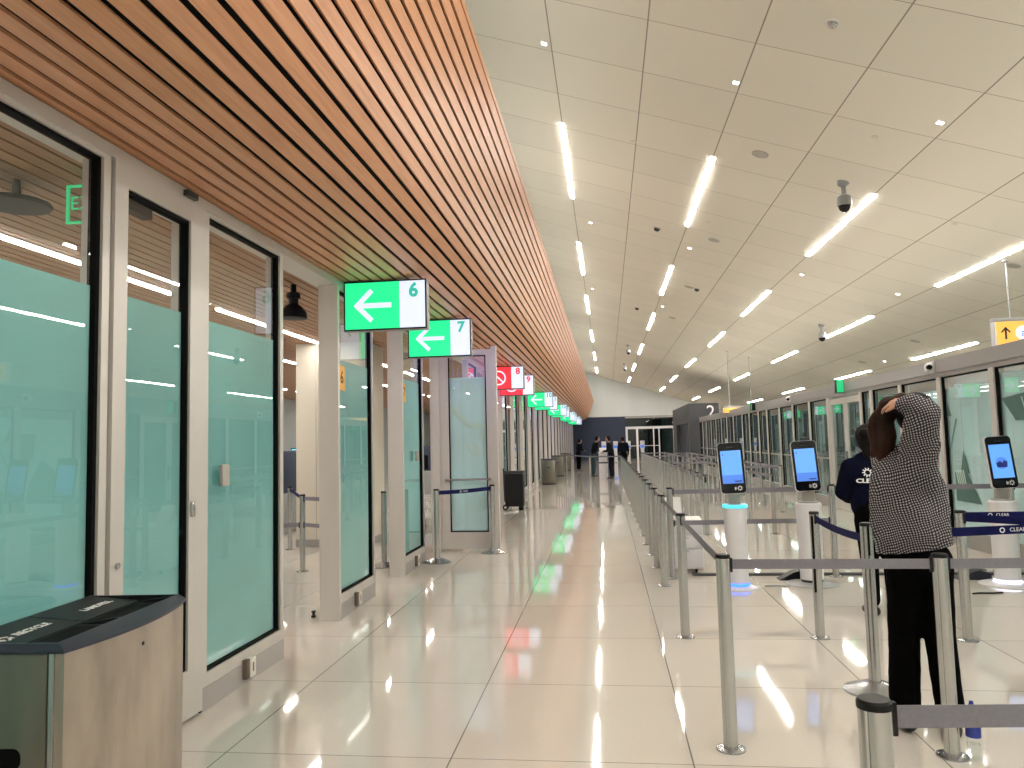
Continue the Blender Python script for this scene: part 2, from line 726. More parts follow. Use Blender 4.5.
# slatted timber ceiling of the room behind the glass
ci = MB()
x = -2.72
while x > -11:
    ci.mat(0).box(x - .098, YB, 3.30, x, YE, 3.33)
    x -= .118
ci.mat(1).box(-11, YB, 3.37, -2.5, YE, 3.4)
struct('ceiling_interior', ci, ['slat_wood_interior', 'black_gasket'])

# ------------------------------------------------------------------ glass partition on the left
# a continuous aluminium head over everything
hd = MB()
hd.box(-2.72, YB, 3.135, -2.50, YE - .5, 3.20)
hd.box(-2.70, YB, 3.20, -2.56, YE - .5, 3.30)
struct('trim_1', hd, 'aluminium')


def glazed_leaf(parent, ya, yb, frame=.06, bottom=.22, top=3.135, x=XL, film=True, filmz=2.44, th=.10):
    """aluminium leaf with a black gasket, a glass pane and frosted film"""
    f = MB()
    xf = x + .02
    xb = x - th
    f.box(xb, ya, .14, xf, ya + frame, top)
    f.box(xb, yb - frame, .14, xf, yb, top)
    f.box(xb, ya + frame, .14, xf, yb - frame, bottom)
    MB().box(xb - .002, ya + .002, 0, xf + .003, yb - .002, .14).build('kick_plate', 'kick_grey', parent)
    f.box(xb, ya + frame, top - .025, xf, yb - frame, top)
    f.build('frame', 'aluminium', parent)
    ga = MB()
    a, b = ya + frame, yb - frame
    w, xg = .018, x + .004
    ga.box(xg - .05, a, bottom, xg, a + w, top - .025)
    ga.box(xg - .05, b - w - .008, bottom, xg, b, top - .025)
    ga.box(xg - .05, a + w, bottom, xg, b - w, bottom + w)
    ga.box(xg - .05, a + w, top - .025 - w, xg, b - w, top - .025)
    ga.build('gasket', 'black_gasket', parent)
    p = MB().box(xg - .030, a + w, bottom + w, xg - .018, b - w - .008, top - .025 - w).build('pane', 'clear_glass', parent)
    if film:
        MB().box(xg - .034, a + w, bottom + w, xg - .031, b - w - .008, filmz).build('frosted_film', 'mint_film', p)
    return parent


w1 = struct_empty('window_1')
glazed_leaf(w1, -.2, 3.575, .055)
w0 = struct_empty('window_2')
glazed_leaf(w0, -4.6, -.2, .055)
# swing door with a wide stile, seen closed
d1 = struct_empty('door_1')
MB().box(-2.66, 3.575, 0, -2.52, 3.60, 3.135).build('jamb', 'aluminium_dark', d1)
f = MB()
f.box(-2.63, 3.60, .02, -2.50, 3.71, 3.135)
f.box(-2.63, 4.33, .02, -2.50, 4.50, 3.135)
f.box(-2.63, 3.71, .02, -2.50, 4.33, .30)
f.box(-2.63, 3.71, 3.01, -2.50, 4.33, 3.135)
f.build('frame', 'aluminium', d1)
g = MB()
for bx in ((3.71, .30, 3.725, 3.01), (4.313, .30, 4.33, 3.01), (3.725, .30, 4.313, .32), (3.725, 2.99, 4.313, 3.01)):
    g.box(-2.57, bx[0], bx[1], -2.515, bx[2], bx[3])
g.build('gasket', 'black_gasket', d1)
p = MB().box(-2.55, 3.725, .32, -2.538, 4.313, 2.99).build('pane', 'clear_glass', d1)
MB().box(-2.556, 3.725, .32, -2.552, 4.313, 2.44).build('frosted_film', 'mint_film', p)
MB().lathe([(.016, 0), (.016, .012), (.0, .014)], n=16, M=Matrix.Translation((-2.50, 3.655, 1.02)) @ Matrix.Rotation(PI / 2, 4, 'Y')).build('lock_cylinder', 'steel', d1)
MB().box(-2.50, 4.34, 1.20, -2.485, 4.38, 1.29, bev=.004).build('strike_plate', 'steel', d1)
MB().box(-2.50, 4.24, 3.145, -2.47, 4.36, 3.18).build('door_contact', 'dark_device', d1)
MB().box(-2.62, 3.80, 2.93, -2.56, 4.02, 2.99).build('door_closer', 'dark_device', d1)
w3 = struct_empty('window_3')
glazed_leaf(w3, 4.51, 5.70, .055)
MB().box(-2.555, 4.50, 0, -2.515, 4.508, 3.135).build('joint_strip', 'black_gasket', w3)
tag(MB().box(-2.518, 4.72, 1.36, -2.49, 4.81, 1.50, bev=.006).build('card_reader', 'speaker_grey'),
    'small grey card reader fixed on the frosted pane beside the first lane opening', 'card reader')

# lane gates: a column, a glass leaf, an opening, repeated down the hall
LANES = [6.88 + 2.28 * i for i in range(24)]
wn = 4
for i, y in enumerate(LANES):
    if y > 59:
        break
    w = struct_empty('window_%d' % wn)
    wn += 1
    far = i > 8
    MB().box(-2.68 if i < 3 else -2.59, y, 0, -2.49, y + .05, 3.135).build('column', 'aluminium', w)
    if i == 2:
        continue
    glazed_leaf(w, y + .052, y + 1.15, .03, th=.10 if i < 3 else .05)
    # the inner jamb of the next opening, a slim rail across the lane at the back
    MB().box(-2.62 if i < 3 else -2.58, y + 1.152, 0, -2.52, y + 1.19, 3.135).build('end_post', 'aluminium_dark', w)
# the opened service door standing out into the hall at the third gate
YD = 11.35
d2 = struct_empty('door_2')
MB().box(-2.62, YD - .06, 0, -2.50, YD + .06, 3.06).build('hinge_post', 'aluminium', d2)
f = MB()
f.box(-2.50, YD - .03, .03, -2.36, YD + .03, 3.02)
f.box(-1.78, YD - .03, .03, -1.70, YD + .03, 3.02)
f.box(-2.36, YD - .03, .03, -1.78, YD + .03, .28)
f.box(-2.36, YD - .03, 2.93, -1.78, YD + .03, 3.02)
f.build('frame', 'aluminium', d2)
MB().box(-1.70, YD - .05, 0, -1.62, YD + .07, 3.06).build('end_post', 'aluminium', d2)
g = MB()
for a in ((-2.36, .28, -2.345, 2.93), (-1.795, .28, -1.78, 2.93), (-2.345, .28, -1.795, .295), (-2.345, 2.915, -1.795, 2.93)):
    g.box(a[0], YD - .035, a[1], a[2], YD + .0, a[3])
g.build('gasket', 'black_gasket', d2)
p = MB().box(-2.345, YD - .016, .295, -1.795, YD - .004, 2.915).build('pane', 'clear_glass', d2)
MB().box(-2.345, YD - .002, .295, -1.795, YD + .002, 2.60).build('frosted_film', 'mint_film_pale', p)
dm = MB()
for k in range(3):
    dm.prism([(-1.98 + k * .06, .62), (-1.95 + k * .06, .62), (-1.87 + k * .06, .80), (-1.90 + k * .06, .80)], YD - .0195, YD - .0175, 'y')
    dm.prism([(-2.02 + k * .06, 1.42), (-1.99 + k * .06, 1.42), (-2.07 + k * .06, 1.60), (-2.10 + k * .06, 1.60)], YD - .0195, YD - .0175, 'y')
    dm.prism([(-1.93 + k * .05, 1.66), (-1.90 + k * .05, 1.66), (-1.82 + k * .05, 1.83), (-1.85 + k * .05, 1.83)], YD - .0195, YD - .0175, 'y')
dm.prism([(-2.34, 2.22), (-2.2, 2.06), (-2.05, 1.90), (-1.80, 1.90), (-1.80, 1.82), (-2.07, 1.82), (-2.34, 2.1)], YD - .0195, YD - .0175, 'y')
dm.build('decal', 'decal_pale', p)
MB().tube([(-2.42, YD - .03, 1.06), (-2.42, YD - .09, 1.06), (-1.74, YD - .09, 1.06), (-1.74, YD - .03, 1.06)], .016, 10).build('push_bar', 'steel', d2)
MB().box(-2.30, YD - .07, 2.94, -2.06, YD - .03, 3.0, bev=.004).build('door_closer', 'camera_grey', d2)

# yellow tags with the lane number on the panes
for k, (y, s) in enumerate(((6.97, '6'), (9.25, '7'))):
    t = thing('lane_tag', 'yellow lane tag with a black %s stuck on a frosted pane' % s, 'tag', (XL + .012, y, 2.27), 0, 'yellow lane tags')
    MB().prism([(0, -.12), (.17, -.14), (.17, .10), (0, .12)], 0, .004, 'x').build('plate', 'yellow_tag', t)
    M = Matrix.Translation((.005, .085, -.01)) @ Matrix.Rotation(PI / 2, 4, 'Z') @ Matrix.Rotation(PI / 2, 4, 'X')
    text('digit', s, .17, M, 'print_black', t, .0008)
# outlets in the kick plates
for y, lab in ((5.08, 'small outlet cover low on the frame under the frosted pane nearest the recycling bin'),
               (7.40, 'small outlet cover low on the frame of the pane at sign 6'),
               (9.78, 'small outlet cover low on the frame of the pane at sign 7')):
    t = thing('power_outlet', lab, 'outlet', (XL + .02, y, .10), 0, 'outlets in the kick plates')
    MB().box(0, -.05, -.065, .034, -.003, .065, bev=.003).build('side_plate', 'outlet_brown', t)
    MB().box(0, 0, -.065, .038, .08, .065, bev=.003).build('cover', 'outlet_white', t)
    MB().box(.038, .03, -.03, .040, .046, .03).build('socket', 'outlet_brown', t)
tag(MB().box(-2.518, 9.86, 1.38, -2.49, 9.94, 1.52, bev=.006).build('card_reader', 'speaker_grey'),
    'small grey card reader on the frosted pane under sign 7', 'card reader')
t = thing('door_stop', 'small black door stop on the floor at the foot of the column of lane 6', 'door stop', (-2.80, 7.03, 0))
MB().lathe([(.022, 0), (.022, .018), (.012, .02), (.012, .04), (.02, .045), (.02, .06), (0, .062)], n=14).build('stop_body', 'black_plastic', t)

# ------------------------------------------------------------------ lane signs
ci6 = 0


def lane_sign(y, num, red, label):
    s = thing('lane_sign', label, 'sign', (-2.50, y, 2.71), 0, 'illuminated lane signs')
    h, wd, dp = .49, .83, .10
    b = MB()
    b.box(0, 0, 0, wd, dp, h, bev=.004)
    b.build('housing', 'aluminium_dark', s)
    b = MB()
    b.box(0.004, -.004, .004, wd - .004, 0, h - .004)
    b.build('bezel', 'black_plastic', s)
    MB().box(.018, -.007, .018, .62 * wd + .045, -.004, h - .018).build('colour_panel', 'sign_red' if red else 'sign_green', s)
    MB().box(.62 * wd + .047, -.007, .018, wd - .018, -.004, h - .018).build('number_panel', 'sign_white', s)
    # the display on the other face
    MB().box(.018, dp, .018, .5 * wd, dp + .003, h - .018).build('rear_panel', 'sign_back_pink' if red else 'sign_back', s)
    MB().box(.5 * wd + .004, dp, .018, wd - .018, dp + .003, h - .018).build('rear_panel', 'sign_back', s)
    a = MB()
    cx, cz = .29, h / 2
    if red:
        n, ro, ri = 28, .155, .125
        for k in range(n):
            t0, t1 = 2 * PI * k / n, 2 * PI * (k + 1) / n
            a.prism([(cx + ri * math.cos(t0), cz + ri * math.sin(t0)), (cx + ro * math.cos(t0), cz + ro * math.sin(t0)),
                     (cx + ro * math.cos(t1), cz + ro * math.sin(t1)), (cx + ri * math.cos(t1), cz + ri * math.sin(t1))], -.010, -.0072, 'y')
        d = .7071 * .128
        q = .011
        a.prism([(cx - d - q, cz + d - q), (cx + d - q, cz - d - q), (cx + d + q, cz - d + q), (cx - d + q, cz + d + q)], -.0102, -.0074, 'y')
    else:
        q = .024
        a.box(cx - .13, -.010, cz - q, cx + .19, -.0072, cz + q)

        def bar(p0, p1, ww, k):
            p0, p1 = Vector(p0), Vector(p1)
            d = (p1 - p0).normalized()
            n_ = Vector((-d.y, d.x)) * ww
            a.prism([(p0 - n_)[:], (p1 - n_)[:], (p1 + n_)[:], (p0 + n_)[:]], -.0104 - k, -.0076 - k, 'y')
        bar((cx - .165, cz - .012), (cx - .005, cz + .148), q, .0001)
        bar((cx - .165, cz + .012), (cx - .005, cz - .148), q, .0002)
    a.build('symbol', 'sign_white', s)
    text('digits', num, .185, facing_minus_y(.70, -.0085, h - .115), 'sign_red_text' if red else 'sign_teal_text', s, .001, .007)
    MB().box(0, .03, h, .16, .07, h + .03).build('bracket', 'aluminium_dark', s)
    return s


nums = ['6', '7', '8', '9', '10', '11', '12', '13', '14', '15', '16', '17']
sign_y = [7.08, 9.50, 15.8, 18.0, 24.5, 26.9, 33.2, 35.6, 42.0, 44.4, 50.7, 53.1]
for k, (n, y) in enumerate(zip(nums, sign_y)):
    red = n in ('8', '9')
    if red:
        lab = 'red no-entry lane sign numbered %s, %s of the two red ones' % (n, 'nearer' if n == '8' else 'farther')
    elif k < 2:
        lab = 'green lane sign with a white left arrow and the number %s' % n
    else:
        lab = 'distant green arrow lane sign numbered %s, %s green one beyond the red signs' % (n, ORD[k - 4])
    lane_sign(y, n, red, lab)

# ------------------------------------------------------------------ glass partition on the right
hr = MB()
hr.box(XR, YB, 2.47, XR + .16, 41, 2.58)
hr.box(XR, YB, 2.58, XR + .015, 41, 2.66)
hr.box(XR + .145, YB, 2.58, XR + .16, 41, 2.66)
hr.box(XR + .02, YB, 2.40, XR + .14, 41, 2.47)
struct('trim_2', hr, 'header_grey')
struct('trim_3', MB().box(XR + .02, YB, 0, XR + .12, 14.8, .22).box(XR + .02, 17.6, 0, XR + .12, 41, .22), 'aluminium_dark')
posts = [-2.6, 1.4, 5.6, 8.9, 10.30, 11.85, 13.35, 14.75, 15.35, 17.55, 19.1, 20.75, 22.3, 24.0, 25.3, 26.9, 28.25, 30.2, 31.8, 33.3, 34.9, 36.5, 38.2, 39.6, 41.0]
pm_ = [(p + .0) for p in posts]
for k in range(len(posts) - 1):
    a, b = posts[k], posts[k + 1]
    w = struct_empty('window_%d' % wn)
    wn += 1
    MB().box(XR - .01, a - .06, 0, XR + .13, a + .06, 2.40).build('mullion', 'aluminium', w)
    if k == 8:
        # the double door bay
        for s0, s1 in ((a + .045, (a + b) / 2 - .01), ((a + b) / 2 + .01, b - .045)):
            f = MB()
            f.box(XR + .03, s0, .02, XR + .09, s0 + .09, 2.36)
            f.box(XR + .03, s1 - .09, .02, XR + .09, s1, 2.36)
            f.box(XR + .03, s0 + .09, .02, XR + .09, s1 - .09, .25)
            f.box(XR + .03, s0 + .09, 2.24, XR + .09, s1 - .09, 2.36)
            f.build('door_leaf', 'aluminium', w)
            MB().box(XR + .055, s0 + .09, .25, XR + .065, s1 - .09, 2.24).build('pane', 'dark_glass', w)
            MB().box(XR - .01, s1 - .07 if s0 < (a + b) / 2 - .5 else s0 + .03, .95, XR + .03, s1 - .04 if s0 < (a + b) / 2 - .5 else s0 + .06, 1.25).build('pull_handle', 'steel', w)
        continue
    fr = MB()
    fr.box(XR + .012, b - .085, .22, XR + .05, b - .06, 2.40)
    fr.box(XR + .03, a + .06, 2.375, XR + .05, b - .085, 2.40)
    fr.build('gasket', 'black_gasket', w)
    frosted = b <= 13.4
    p = MB().box(XR + .055, a + .06, .22, XR + .065, b - .06, 2.40).build('pane', 'dark_glass' if not frosted else 'clear_glass', w)
    if frosted:
        MB().box(XR + .067, a + .06, .22, XR + .071, b - .06, 2.22 if k != 3 else 2.32).build('frosted_film', 'mint_film_pale', p)
        if a > 5:
            dm = MB()
            y0 = b - .10
            xx0, xx1 = XR + .050, XR + .053
            if k == 4:
                dm.prism([(y0, 2.05), (y0 - .12, 1.82), (y0, 1.82)], xx0, xx1, 'x')
                dm.prism([(y0, 1.35), (y0 - .25, 1.78), (y0 - .28, 1.78), (y0, 1.28)], xx0, xx1, 'x')
                dm.prism([(y0 - .30, 1.02), (y0 - .42, 1.34), (y0 - .56, 1.02)], xx0, xx1, 'x')
                dm.prism([(y0 - .12, 1.02), (y0 - .50, 1.02), (y0 - .85, .62), (y0 - .12, .62)], xx0, xx1, 'x')
            elif k == 5:
                dm.prism([(y0 - .9, 1.95), (y0 - 1.28, 1.95), (y0 - 1.28, 1.2), (y0 - .95, 1.55)], xx0, xx1, 'x')
                dm.prism([(y0 - .2, 1.15), (y0 - .75, 1.50), (y0 - 1.25, .80), (y0 - .2, .80)], xx0, xx1, 'x')
            else:
                dm.prism([(y0, 2.0), (y0 - .30, 1.72), (y0 - 1.3, 1.72), (y0 - 1.3, 1.98), (y0 - .6, 2.05)], xx0, xx1, 'x')
            dm.build('decal', 'decal_dark', p)
            ds = MB()
            for q in range(5):
                for (yy, zz, dy, hh) in ((y0 - .10 - q * .055, 2.10, -.0, .13), (y0 - .15 - q * .055, .86, -.06, .20), (y0 - .45 - q * .09, 1.72, -.12, .28)):
                    if (k == 4 and zz != 1.72) or (k == 3 and zz == 1.72) or (k == 5 and zz == .86):
                        ds.prism([(yy, zz + hh), (yy - .028, zz + hh), (yy - .028 + dy, zz), (yy + dy, zz)], xx0 - .004, xx1 - .004, 'x')
            ds.build('stripe_decal', 'decal_pale', p)
    else:
        MB().box(XR + .04, a + .06, 1.05, XR + .08, b - .06, 1.09).build('mid_rail', 'aluminium_dark', w)

# charcoal block beside the end of the right partition, with its white numeral
bl = MB()
bl.mat(0).box(4.38, 41.2, 0, 5.95, 42.2, 3.42)
bl.box(4.38, 48.6, 0, 5.95, 51, 3.42)
bl.box(4.6, 42.2, 0, 5.95, 48.6, 3.42)
bl.box(4.38, 42.2, 2.4, 4.6, 48.6, 3.42)
bl.mat(1).box(4.58, 42.22, 0, 4.605, 48.58, 2.4)
struct('wall_charcoal_block', bl, ['wall_charcoal', 'wall_night'])
sg = thing('wall_numeral', 'white numeral 2 mounted on the charcoal block at the end of the hall', 'sign', (5.52, 41.17, 2.93))
text('numeral', '2', .95, facing_minus_y(0, 0, 0), 'print_white', sg, .015)
tag(MB().box(5.30, 41.17, 1.5, 5.44, 41.2, 1.62, bev=.003).build('wall_plate', 'white_plastic'),
    'small white plate on the charcoal block face', 'wall plate')

# entrance glazing in the end wall
de = struct_empty('door_3')
f = MB()
f.box(1.55, 61.95, 2.42, 7.2, 62.1, 2.62)
for x in (1.55, 2.38, 3.72, 4.15, 5.3, 6.6):
    f.box(x, 61.95, 0, x + (.16 if x in (1.55, 2.38) else .09), 62.1, 2.42)
f.box(1.71, 61.97, 1.05, 4.2, 62.05, 1.10)
f.build('frame', 'white_plastic', de)
MB().box(1.55, 62.03, 0, 7.2, 62.05, 3.47).build('pane', 'dark_glass', de)
f = MB().box(1.55, 61.9, 3.30, 7.2, 62.05, 3.47)
f.build('head_rail', 'aluminium_dark', de)
struct('wall_vestibule', MB().box(1.2, 66, 0, 7.6, 66.2, 4).box(1.2, 62.2, 0, 1.3, 66, 4).box(7.5, 62.2, 0, 7.6, 66, 4).box(1.2, 62.2, 3.6, 7.6, 66, 3.7).box(1.2, 62.2, -.2, 7.6, 66, -.01), 'wall_night')
tag(MB().lathe([(.35, 0), (.35, 3.6)], (4.9, 64.2, 0), 24).build('round_pillar', 'wall_grey'),
    'grey round pillar standing in the dark beyond the glazed end doors', 'pillar')

# ------------------------------------------------------------------ ceiling lights and devices
ROWS = [(-.55, 'nearest the timber canopy'), (1.825, 'second from the timber canopy'), (4.20, 'third from the timber canopy'),
        (6.575, 'fourth from the timber canopy'), (8.90, 'farthest from the timber canopy')]
STARTS = [-5.3, 2.5, 12.15, 19.75, 27.2, 36.0, 45.2, 54.8]
LENS = [3.9, 3.8, 3.9, 3.9, 3.9, 4.0, 4.3, 4.2]
lp = {}
for L_ in sorted(set(LENS)):
    b = MB()
    b.box(-.038, 0, -.012, .038, L_, -.001)
    me_o = b.build('light_bar', 'strip_light')
    lp[L_] = me_o.data
    bpy.data.objects.remove(me_o)
    b = MB()
    b.box(-.046, -.01, -.006, -.038, L_ + .01, .004)
    b.box(.038, -.01, -.006, .046, L_ + .01, .004)
    b.box(-.038, -.01, -.006, .038, 0, .004)
    b.box(-.038, L_, -.006, .038, L_ + .01, .004)
    me_o = b.build('trim', 'white_paint')
    lp[-L_] = me_o.data
    bpy.data.objects.remove(me_o)
for x, rn in ROWS:
    n = 0
    for y, L_ in zip(STARTS, LENS):
        dx = {1: -.1, 2: -.15, 3: -.3, 4: -.4}.get(ROWS.index((x, rn)), 0)
        yy = y + dx
        vis = y > 10
        if vis:
            n += 1
            # the ends of the rows out of the picture are not counted
            lab = 'ceiling strip, %s from near end, row %s' % (ORD[n - 1], rn)
        else:
            lab = 'ceiling strip above the viewer, row %s, %s' % (rn, 'nearer' if y > 0 else 'rear')
        t = thing('strip_light', lab, 'ceiling light', (x, yy, zceil(x)), 0, 'linear lights in the sloping ceiling')
        t.rotation_euler = (0, TILT, 0)
        link('diffuser', lp[L_], t)
        link('trim', lp[-L_], t)

# added fill lamps, out of view on the header and canopy, brighten the ceiling
for k, (x, z, lab) in enumerate(((XR + .03, 2.581, 'linear uplight lying on the right header'), (-1.30, 4.83, 'linear uplight lying along the canopy edge'))):
    t = thing('fill_uplight', lab + ' washing the sloping ceiling', 'cove light', (x, YB + 1, z), 0, 'linear uplights')
    L_ = 46 if k == 0 else 66
    MB().box(0, 0, 0, .10, L_, .03).build('channel', 'white_paint', t)
    MB().box(.01, .02, .03, .09, L_ - .02, .034).build('diffuser', 'fill_uplight' if k == 0 else 'fill_uplight_dim', t)

# strips of the inner room
IN = [(-4.6, y_) for y_ in (-3.4, .6, 4.6, 8.6, 13.2, 17.2, 21.2, 25.2, 29.2, 33.2)] + [(-6.15, 2.0 + 4.02 * k) for k in range(10)] + [(-9.2, 5.8 + 4.02 * k) for k in range(6)]
IN.sort()
b = MB().box(-.04, 0, -.02, .04, 3.2, 0)
me_o = b.build('d', 'strip_light_inner')
inm = me_o.data
bpy.data.objects.remove(me_o)
b = MB().box(-.05, -.01, -.012, -.04, 3.21, 0).box(.04, -.01, -.012, .05, 3.21, 0)
me_o = b.build('d', 'white_paint')
inr = me_o.data
bpy.data.objects.remove(me_o)
cnt = {}
rn = {-4.6: 'nearest the glass', -6.15: 'in the middle', -9.2: 'farthest from the glass'}
for x, y in IN:
    cnt[x] = cnt.get(x, 0) + 1
    t = thing('strip_light', 'inner room ceiling strip, row %s, %s along' % (rn[x], ORD[cnt[x] - 1]), 'ceiling light', (x, y, 3.299), 0, 'linear lights of the inner room')
    link('diffuser', inm, t)
    link('trim', inr, t)


def on_ceiling(o, x, y, dz=0.):
    o.location = (x, y, zceil(x) + dz)
    o.rotation_euler = (0, TILT, 0)
    return o


names = [(-.64, 9.65, 'left of the canopy-side strips, close to the timber edge'), (1.77, 9.54, 'near the second row of strips'), (4.09, 9.40, 'ahead of the third row of strips'),
         (6.42, 9.3, 'near the fourth row of strips'), (-.2, 17.6, 'beside the first row beyond its first strip'), (2.05, 17.6, 'beside the second row beyond its first strip'), (4.45, 17.4, 'beside the third row beyond its first strip'),
         (6.3, 17.0, 'beside the fourth row beyond its first strip'), (-.3, 25.6, 'beside the first row beyond its second strip'), (2.0, 25.4, 'beside the second row beyond its second strip'), (8.6, 24.6, 'beside the fifth row over the far glass')]
for x, y, w_ in names:
    t = thing('downlight', 'tiny bright square downlight %s' % w_, 'ceiling light', group='tiny square downlights')
    on_ceiling(t, x, y)
    MB().box(-.045, -.045, -.008, .045, .045, 0).build('trim', 'white_paint', t)
    MB().box(-.032, -.032, -.012, .032, .032, -.008).build('lens', 'spot_light', t)
sp = [(2.44, 11.53, 'closest to the picture top'), (2.44, 16.49, 'second along the panel between light rows two and three'), (2.44, 21.56, 'third along the panel between light rows two and three'), (8.1, 20.9, 'over the far side near the glass partition'),
      (6.9, 13.6, 'beside the hanging yellow sign rod'), (2.44, 27.0, 'fourth along the panel between light rows two and three'), (8.3, 25.7, 'over the far side beyond the fifth-row strip')]
for x, y, w_ in sp:
    t = thing('ceiling_speaker', 'round flush grey ceiling speaker %s' % w_, 'speaker', group='round ceiling speakers')
    on_ceiling(t, x, y)
    MB().lathe([(.125, 0), (.125, -.010), (.112, -.012)], n=28).build('rim', 'speaker_grey', t)
    MB().lathe([(.110, -.0121), (.0, -.016)], n=28).build('grille', 'speaker_grey', t)
hd_ = [(3.60, 10.15), (3.10, 16.0), (3.08, 21.1), (3.64, 22.7), (.60, 12.2), (.60, 15.2), (2.19, 15.36), (5.5, 12.4), (4.75, 8.6)]
for k, (x, y) in enumerate(hd_):
    t = thing('sprinkler_head', 'small pale sprinkler cap in the ceiling, %s in order from the camera' % ORD[k], 'sprinkler', group='concealed sprinkler caps')
    on_ceiling(t, x, y)
    MB().lathe([(.05, 0), (.05, -.006), (.04, -.010), (0, -.011)], n=20).build('cap', 'cream_panel', t)
for x, y, w_ in ((1.26, 16.68, 'nearest of the dark ones'), (1.23, 26.96, 'farther, halfway to the end wall'), (2.66, 21.54, 'between light rows two and three')):
    t = thing('smoke_detector', 'small dark ceiling detector, %s' % w_, 'detector', group='dark ceiling detectors')
    on_ceiling(t, x, y)
    MB().lathe([(.08, 0), (.075, -.02)], n=20).build('base', 'speaker_grey', t)
    MB().lathe([(.06, -.02), (.055, -.06), (.03, -.07), (0, -.07)], n=20).build('sensor', 'dark_device', t)


def dome_camera(x, y, label, stem=.10, r=.10):
    t = thing('dome_camera', label, 'camera', (x, y, zceil(x)), 0, 'security cameras hanging from the ceiling')
    MB().lathe([(.085, .03), (.085, -.04), (.05, -.07), (.035, -.08), (.035, -.08 - stem), (.05, -.10 - stem)], n=24).build('mount', 'camera_grey', t)
    z0 = -.10 - stem
    MB().lathe([(.04, z0 + .01), (r, z0 - .03), (r * 1.05, z0 - .10), (r * 1.08, z0 - .16), (r * .98, z0 - .17)], n=28).build('housing', 'camera_grey', t)
    MB().lathe([(r * .95, z0 - .165), (r * .86, z0 - .20), (r * .6, z0 - .245), (r * .3, z0 - .265), (0, z0 - .27)], n=28).build('dome', 'black_screen_glass', t)
    return t


dome_camera(3.70, 11.83, 'grey dome camera on a short stem beside the third light row, the nearest one')
dome_camera(6.05, 21.9, 'grey dome camera on a short stem beside the fourth light row')
dome_camera(1.21, 37.6, 'dark dome camera hanging far down the hall before the end wall')
dome_camera(1.24, 46.6, 'dark dome camera hanging farthest down the hall')
t = thing('recessed_camera', 'small chrome recessed ceiling camera near the picture top', 'camera')
on_ceiling(t, 2.46, 7.87)
MB().lathe([(.075, 0), (.075, -.010), (.055, -.018)], n=28).build('ring', 'white_paint', t)
MB().lathe([(.05, -.010), (.048, -.035), (.028, -.055), (0, -.06)], n=24).build('lens_ball', 'steel_base', t)


def header_camera(y, label):
    t = thing('wall_camera', label, 'camera', (XR, y, 2.56), 0, 'white cameras on the right header')
    MB().box(-.03, -.07, -.08, 0, .07, .09, bev=.012).build('mount', 'white_plastic', t)
    MB().lathe([(.055, 0), (.075, .03), (.075, .06), (.06, .09), (0, .10)], n=22, M=Matrix.Translation((-.02, -.01, 0)) @ Matrix.Rotation(-PI / 2, 4, 'Y')).build('housing', 'white_plastic', t)
    MB().lathe([(.042, 0), (.036, .03), (.02, .045), (0, .05)], n=20, M=Matrix.Translation((-.08, -.055, 0)) @ Matrix.Rotation(PI / 2, 4, 'X')).build('lens', 'black_screen_glass', t)


header_camera(12.0, 'white dome camera on the right header above the frosted panes')
header_camera(20.9, 'white dome camera on the right header beyond the green exit box')
for y, lab in ((16.3, 'green lit exit box projecting from the right header above the double doors'), (25.7, 'dark green exit box farther down the right header')):
    t = thing('exit_sign', lab, 'exit sign', (XR, y, 2.60), 0, 'exit boxes on the right header')
    MB().box(-.15, 0, -.15, 0, .14, .13, bev=.004).build('housing', 'black_plastic', t)
    MB().box(-.145, -.004, -.14, -.01 if y < 20 else -.12, 0, .12).build('face', 'exit_green', t)


def hanging_sign(x, y, z, w_, h, label, near):
    s = thing('hanging_sign', label, 'sign', (x, y, z), 0, 'yellow hanging signs')
    MB().box(0, 0, h, w_, .14, h + .06, bev=.003).build('top_rail', 'camera_grey', s)
    MB().box(0, .01, 0, w_, .13, h).build('housing', 'white_plastic', s)
    MB().box(.03, 0, .01, w_ - .01, .01, h - .005).build('face', 'sign_yellow', s)
    for q in (.28, w_ - .28):
        zt = zceil(x + q) - z
        MB().tube([(q, .07, h + .06), (q, .07, zt - .02)], .012, 8).build('rod', 'camera_grey', s)
        MB().lathe([(.012, zt - .03), (.05, zt - .015), (.05, zt + .02)], (q, .07, 0), 16).build('rod_plate', 'camera_grey', s)
    if near:
        a = MB()
        a.box(.155, -.004, .10, .185, 0, .27)
        for sx in (1, -1):
            a.prism([(.17, .31), (.17, .265), (.17 + sx * .065, .205), (.17 + sx * .075, .225)], -.0045, -.0005, 'y')
        a.build('arrow', 'print_black', s)
        b = MB()
        b.lathe([(.12, 0), (.12, .004)], n=30, M=Matrix.Translation((.44, 0, .2)) @ Matrix.Rotation(PI / 2, 4, 'X'))
        b.build('disc', 'sign_white', s)
        text('airline_logo', 'a', .17, facing_minus_y(.44, -.006, .2), 'screen_blue_dark', s)
        b = MB().lathe([(.13, 0), (.13, .004)], n=30, M=Matrix.Translation((.90, 0, .2)) @ Matrix.Rotation(PI / 2, 4, 'X'))
        b.build('disc', 'sign_white', s)
    return s


hanging_sign(6.45, 13.4, 3.00, 1.7, .40, 'yellow hanging sign with a black up arrow and round airline disc', True)
hanging_sign(4.62, 31.0, 2.56, 1.4, .20, 'distant low yellow hanging sign beside the charcoal block', False)

